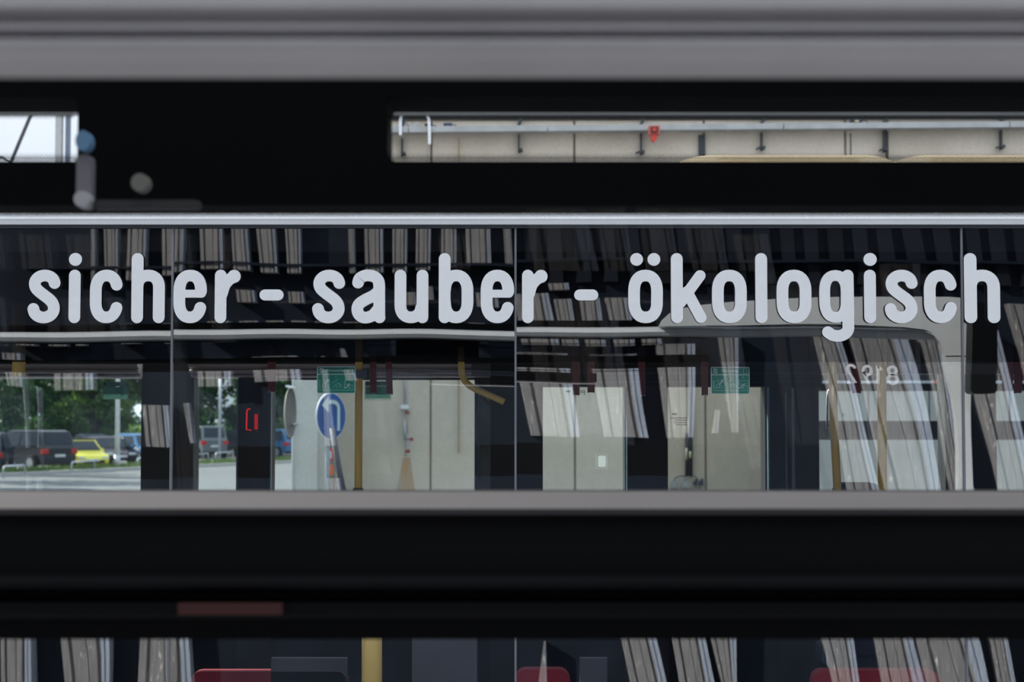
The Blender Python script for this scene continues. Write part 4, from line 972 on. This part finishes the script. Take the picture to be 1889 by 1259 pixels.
# hedge between car park and building
q = B(); rr = random.Random(11)
for k in range(9000):
    c_ = Vector((rr.uniform(-48, 4), 128 + rr.uniform(-.8, .8), rr.uniform(.1, 2.1))); s_ = rr.uniform(.08, .18); u_ = Vector((rr.gauss(0, 1), rr.gauss(0, 1), rr.gauss(0, 1))).normalized(); v_ = u_.orthogonal()
    q.poly([c_ - u_ * s_, c_ + v_ * s_ * .6, c_ + u_ * s_, c_ - v_ * s_ * .6])
tag(q.build('hedge', leafs[1]), 'long green hedge behind the parked cars', 'hedge', kind='stuff')
# pale low building
YH = 150
hb = thing('low_building', 'low building with a pale blue roof behind the trees', 'building', (X(60, YH), YH, 0))
B().box(X(-60, YH), X(300, YH), YH, YH + 10, 0, Z(781, YH) + 0.4).build('wall', 'facade', hb)
B().prism([(YH - .6, Z(780, YH) + .3), (YH + 5, Z(757, YH) + .6), (YH + 10.6, Z(780, YH) + .3), (YH + 10.6, Z(780, YH)), (YH - .6, Z(780, YH))], X(-70, YH), X(305, YH), 'x').build('roof', 'roof', hb)
for k in range(8):
    a = -40 + k * 42
    w_ = B().box(X(a, YH), X(a + 18, YH), YH - .05, YH, .9, 2.1).build('window', 'frame', hb)
    B().box(X(a + 2, YH), X(a + 16, YH), YH - .06, YH - .05, 1.0, 2.0).build('pane', 'carglass', w_)

# steel frame with bright sky in the upper gap
YT = 24.0
t = thing('steel_canopy_frame', 'grey steel frame with a slanting brace against the sky', 'frame', (X(10, YT), YT, 0))
B().tube([P(16, 310, YT), P(36, 262, YT), P(60, 205, YT)], 3.6 / F * YT, 8).build('brace', 'darksteel', t)
B().box(X(102, YT, 250), X(113, YT, 250), YT, YT + .12, Z(315, YT), Z(190, YT)).build('post', 'conduit', t)
B().box(X(120.5, YT, 250), X(127.5, YT, 250), YT, YT + .1, Z(315, YT), Z(190, YT)).build('post', mat('blue_grey_steel', (0.12, 0.16, 0.22)), t)
B().stroke([(X(a, YT, 295), Z(b_, YT)) for a, b_ in ((-40, 293), (0, 293), (8, 292), (18, 300))], .03, YT - .1, YT - .05).build('cable', 'darksteel', t)
B().box(X(-300, YT), X(127.5, YT), YT, YT + .2, Z(196, YT), Z(180, YT)).build('beam', 'darksteel', t)
B().box(X(-300, YT), X(127.5, YT), YT, YT + .2, Z(330, YT), Z(306, YT)).build('beam', 'darksteel', t)
B().box(X(-90, YT), X(-72, YT), YT, YT + .14, 0, Z(190, YT)).build('post', 'conduit', t)

# ================================================================== NEAR BUS (camera looks out through it)
nb = thing('near_bus', 'blurred dark window frame and bars of the bus the view looks out of', 'bus', (0, 2.0, 0))
YN = 2.0; YO = 2.10
xl, xr = MX(-900, YO), MX(1310, YO, 650)
# direct extents must cover the frame
fx0, fx1 = min(X(-150, YN), xl), max(X(2050, YN), xr)
zh_t, zh_0 = Z(60, YN), Z(208, YO)
zb0, zb1 = Z(395, YO - .02), Z(297.5, YN)
B().box(fx0, fx1, YN, YO, zh_0, zh_t).build('header_panel', 'black', nb)
B().bev(fx0, fx1, YN, YO - .02, zb0, zb1, 0.004).build('window_rail', 'black', nb)
B().box(X(137.5, YN), X(713, YN), YN, YO - .02, zb1, zh_0).build('centre_panel', 'black', nb)
# rounded inner corners of the two small openings
def fillet(cx, cz, r, sx, sz):
    o = [(cx, cz)] + [(cx + sx * r * (1 - math.sin(a)), cz + sz * r * (1 - math.cos(a))) for a in [k * PI / 2 / 8 for k in range(9)]]
    return B().prism(o, YN + .001, YO - .021)
r_ = 18 / F * YN
for (px, py, sx, sz) in ((713, 208, 1, -1), (713, 297.5, 1, 1)):
    fillet(X(px, YN), Z(py, YN if py > 250 else YO), r_, sx, sz).build('corner_fillet', 'black', nb)
for (px, py, sx, sz) in ((137.5, 208, -1, -1), (137.5, 297.5, -1, 1)):
    fillet(X(px, YN), Z(py, YN if py > 250 else YO), r_ * .45, sx, sz).build('corner_fillet', 'black', nb)
# frit dots along the glass edges
def dots(y0, step, rows, r0, r1, x0=-60, x1=1950):
    q = B(); Yd = YN + .012
    for j in range(rows):
        py = y0 + j * step; rad = (r0 + (r1 - r0) * j / max(1, rows - 1)) / F * Yd
        k = 0; px = x0 + (j % 2) * abs(step)
        while px < x1:
            c_ = P(px, py, Yd)
            q.poly([(c_.x - rad, Yd, c_.z), (c_.x, Yd, c_.z - rad), (c_.x + rad, Yd, c_.z), (c_.x, Yd, c_.z + rad)])
            px += 2 * abs(step)
    return tag(q.build('frit_dots', 'black', nb), kind='stuff')
dots(395, 3.2, 4, 3.1, 1.3)
dots(294, -3.2, 4, 3.0, 1.2); dots(213, 3.2, 4, 3.0, 1.3, 713); dots(212, 3.2, 3, 3.0, 1.3, -60, 136)
# near glass
B().box(fx0, fx1, YN + .014, YN + .018, Z(960, YN), Z(205, YN)).build('window_pane', 'glass_near', nb)
# sill with a grey top and black stepped face
B().box(fx0, fx1, 1.74, YN + .04, Z(940.5, 1.74), Z(905, YN + .04)) # reference only
zs = Z(907, YN + .04)
q = B().prism([(1.74, Z(939, 1.74)), (1.745, zs - .002 + (Z(939, 1.74) - zs) * 1), (YN + .04, zs), (YN + .04, zs - .02), (1.74, Z(950, 1.74))], fx0, fx1, 'x')
q.build('sill', 'sill', nb)
zf = Z(1180, 1.76)
q = B().prism([(1.75, Z(942, 1.75)), (1.75, Z(1060, 1.75)), (1.72, Z(1074, 1.72)), (1.72, Z(1084, 1.72)), (1.75, Z(1094, 1.75)), (1.75, Z(1104, 1.75)), (1.73, Z(1112, 1.73)), (1.73, Z(1136, 1.73)), (1.76, Z(1144, 1.76)), (1.76, zf), (YN + .06, zf), (YN + .06, Z(905.5, YN + .04)), (YN + .042, Z(905.5, YN + .04)), (YN + .04, Z(925, YN))], fx0, fx1, 'x')
q.build('lower_panel', mat('black_ridged_panel', (0.0035, 0.0037, 0.0045), .6, spec=.12), nb)
B().box(X(330, 1.72, 1120), X(520, 1.72, 1120), 1.715, 1.73, Z(1134, 1.72), Z(1114, 1.72)).build('red_reflection_strip', 'dkred', nb)  # faint red reflection on the black face, put in as a coloured strip
# outside skin, seen mirrored: silver gutter and rounded shell
zg0, zg1 = MZ(624, YO + .05), MZ(607, YO + .05)
q = B().prism([(YO, zg0), (YO + .05, zg0 + .004), (YO + .06, (zg0 + zg1) / 2), (YO + .05, zg1 - .003), (YO + .01, zg1 + .005), (YO, zg1 + .005)], MX(-1200, YO), MX(1742, YO, 620), 'x')
q.build('roof_gutter', 'silver', nb)
YQ = YO + .07
def mp(px, py): p = P(px, py, 2 * GL - YQ); return (p.x, p.z)
out = [(1212, 606), (1218, 594), (1232, 581), (1252, 573), (1290, 566), (1350, 559), (1430, 554), (1550, 550.5), (1680, 548), (1745, 547.5), (1765, 549), (1780, 553), (1784, 566), (1786, 640), (1787, 760), (1789, 960), (1790, 1000),
       (1768, 1000), (1769, 900), (1768, 830), (1764, 780), (1756, 735), (1745, 700), (1738, 670), (1735, 650), (1728, 632), (1715, 617), (1696, 609), (1660, 605), (1560, 603), (1400, 603.5), (1280, 605)]
B().prism([mp(*p_) for p_ in out], YQ - .03, YQ + .03).build('silver_shell', 'silver', nb)
B().prism([mp(*p_) for p_ in [(1300, 603.8), (1400, 602.2), (1560, 601.5), (1665, 603.5), (1700, 607.5), (1712, 613), (1702, 609.5), (1665, 606), (1560, 604), (1400, 604.7)]], YQ + .03, YQ + .034).build('shell_lip', 'frame', nb)
B().prism([mp(*p_) for p_ in [(1737, 655.4), (1786, 655.8), (1786, 656.8), (1737, 656.4)]], YQ + .03, YQ + .033).build('shell_joint', 'frame', nb)
# mirror-side dark block at far right
B().bev(MX(1784, YO + .2), MX(1828, YO + .2), YO + .15, YO + .25, MZ(727, YO + .2), MZ(560, YO + .2), .02).build('door_mirror', 'black_gloss', nb)
# fleet number on the outside glass, reads mirrored in the lettered glass
nbm = thing('fleet_number', 'white number 8192 reading mirrored in the glass', 'lettering', (MX(1605, YO), YO, MZ(712, YO)))
def dig(pts_list, x0, w_, closedf):
    q = B()
    for pts, cl in zip(pts_list, closedf):
        zp = []
        for (u_, v_) in pts:
            p = P(x0 - u_ , 709 - v_ , 2 * GL - (YO + .04)); zp.append((p.x, p.z))
        q.stroke(zp, 5.0 / F * (2 * GL - YO), YO + .03, YO + .04, closed=cl, caps=not cl and False)
    return q
circ = lambda cx, cy, rx, ry, a0=0, a1=360, n=20: [(cx + rx * math.cos(math.radians(a0 + (a1 - a0) * k / n)), cy + ry * math.sin(math.radians(a0 + (a1 - a0) * k / n))) for k in range(n + (0 if a1 - a0 == 360 else 1))]
dig([circ(9.5, 9, 8, 8.2), circ(9.5, 25.5, 6.8, 7)], 1656, 20, [True, True]).build('digit', 'white', nbm)
dig([[(2, 26), (8.5, 33), (9, 33), (9, 0)]], 1629, 12, [False]).build('digit', 'white', nbm)
dig([circ(9, 24.5, 7.8, 8), [(16.5, 22.5), (14, 16), (6.5, 0)]], 1609, 18, [True, False]).build('digit', 'white', nbm)
dig([circ(8.5, 26, 7.3, 7.5, 165, -35, 14) + [(1.2, 2), (17, 2)]], 1578, 18, [False]).build('digit', 'white', nbm)
# grab rail / grey ceiling edge close to the lens
Yt = 1.0
pr = [(Yt, Z(-60, Yt)), (Yt, Z(12, Yt)), (Yt + .012, Z(22, Yt)), (Yt + .012, Z(38, Yt)), (Yt + .002, Z(44, Yt)), (Yt + .002, Z(50, Yt)), (Yt + .014, Z(55, Yt)), (Yt + .012, Z(62, Yt)), (Yt - .006, Z(80, Yt)), (Yt - .004, Z(96, Yt)), (Yt + .008, Z(110, Yt)), (Yt + .05, Z(112, Yt)), (Yt + .05, Z(-60, Yt))]
t = thing('ceiling_rail', 'blurred grey ridged ceiling rail across the top close to the lens', 'rail', (0, Yt, Z(110, Yt)))
B().prism(pr, -.42, .42, 'x').build('rail', 'trim', t)
B().box(-.43, .43, Yt + .051, Yt + .056, Z(114, Yt + .05), Z(-60, Yt)).build('reflection_mask', 'black', t)  # added black sheet, keeps the rail's pale reflection out of the glass
# latch, bolt
Yl = 1.9
t = thing('window_latch', 'blurred silver latch with a pale blue top on the black frame', 'latch', tuple(P(155, 385, Yl)))
B().bev(X(141, Yl, 300), X(168, Yl, 300), Yl, Yl + .02, Z(384, Yl), Z(285, Yl), .006).build('plate', mat('latch_grey', (0.16, 0.15, 0.17), .4, .2), t)
B().disc(P(157, 262, Yl), 14 / F * Yl, .02, 'y', 20, rz=19 / F * Yl).build('knob', mat('latch_blue', (0.10, 0.20, 0.32), .4), t)
B().disc(P(155, 369, Yl - .005), 15 / F * Yl, .02, 'y', 20).build('foot', mat('latch_pale', (0.34, 0.33, 0.35), .4), t)
tag(B().disc(P(261, 339, Yl), 16 / F * Yl, .02, 'y', 20, rz=17 / F * Yl).build('round_bolt', mat('bolt_grey', (0.13, 0.125, 0.11), .5)), 'blurred round grey bolt head on the black frame', 'bolt')
tag(B().bev(X(168, Yl), X(365, Yl), Yl, Yl + .015, Z(386, Yl), Z(369, Yl), .004).build('frame_strip', mat('strip_grey', (0.016, 0.016, 0.017), .6)), 'faint grey strip beside the latch on the black frame', 'strip')

for o in bpy.data.objects:
    if '_local' in o: del o['_local']
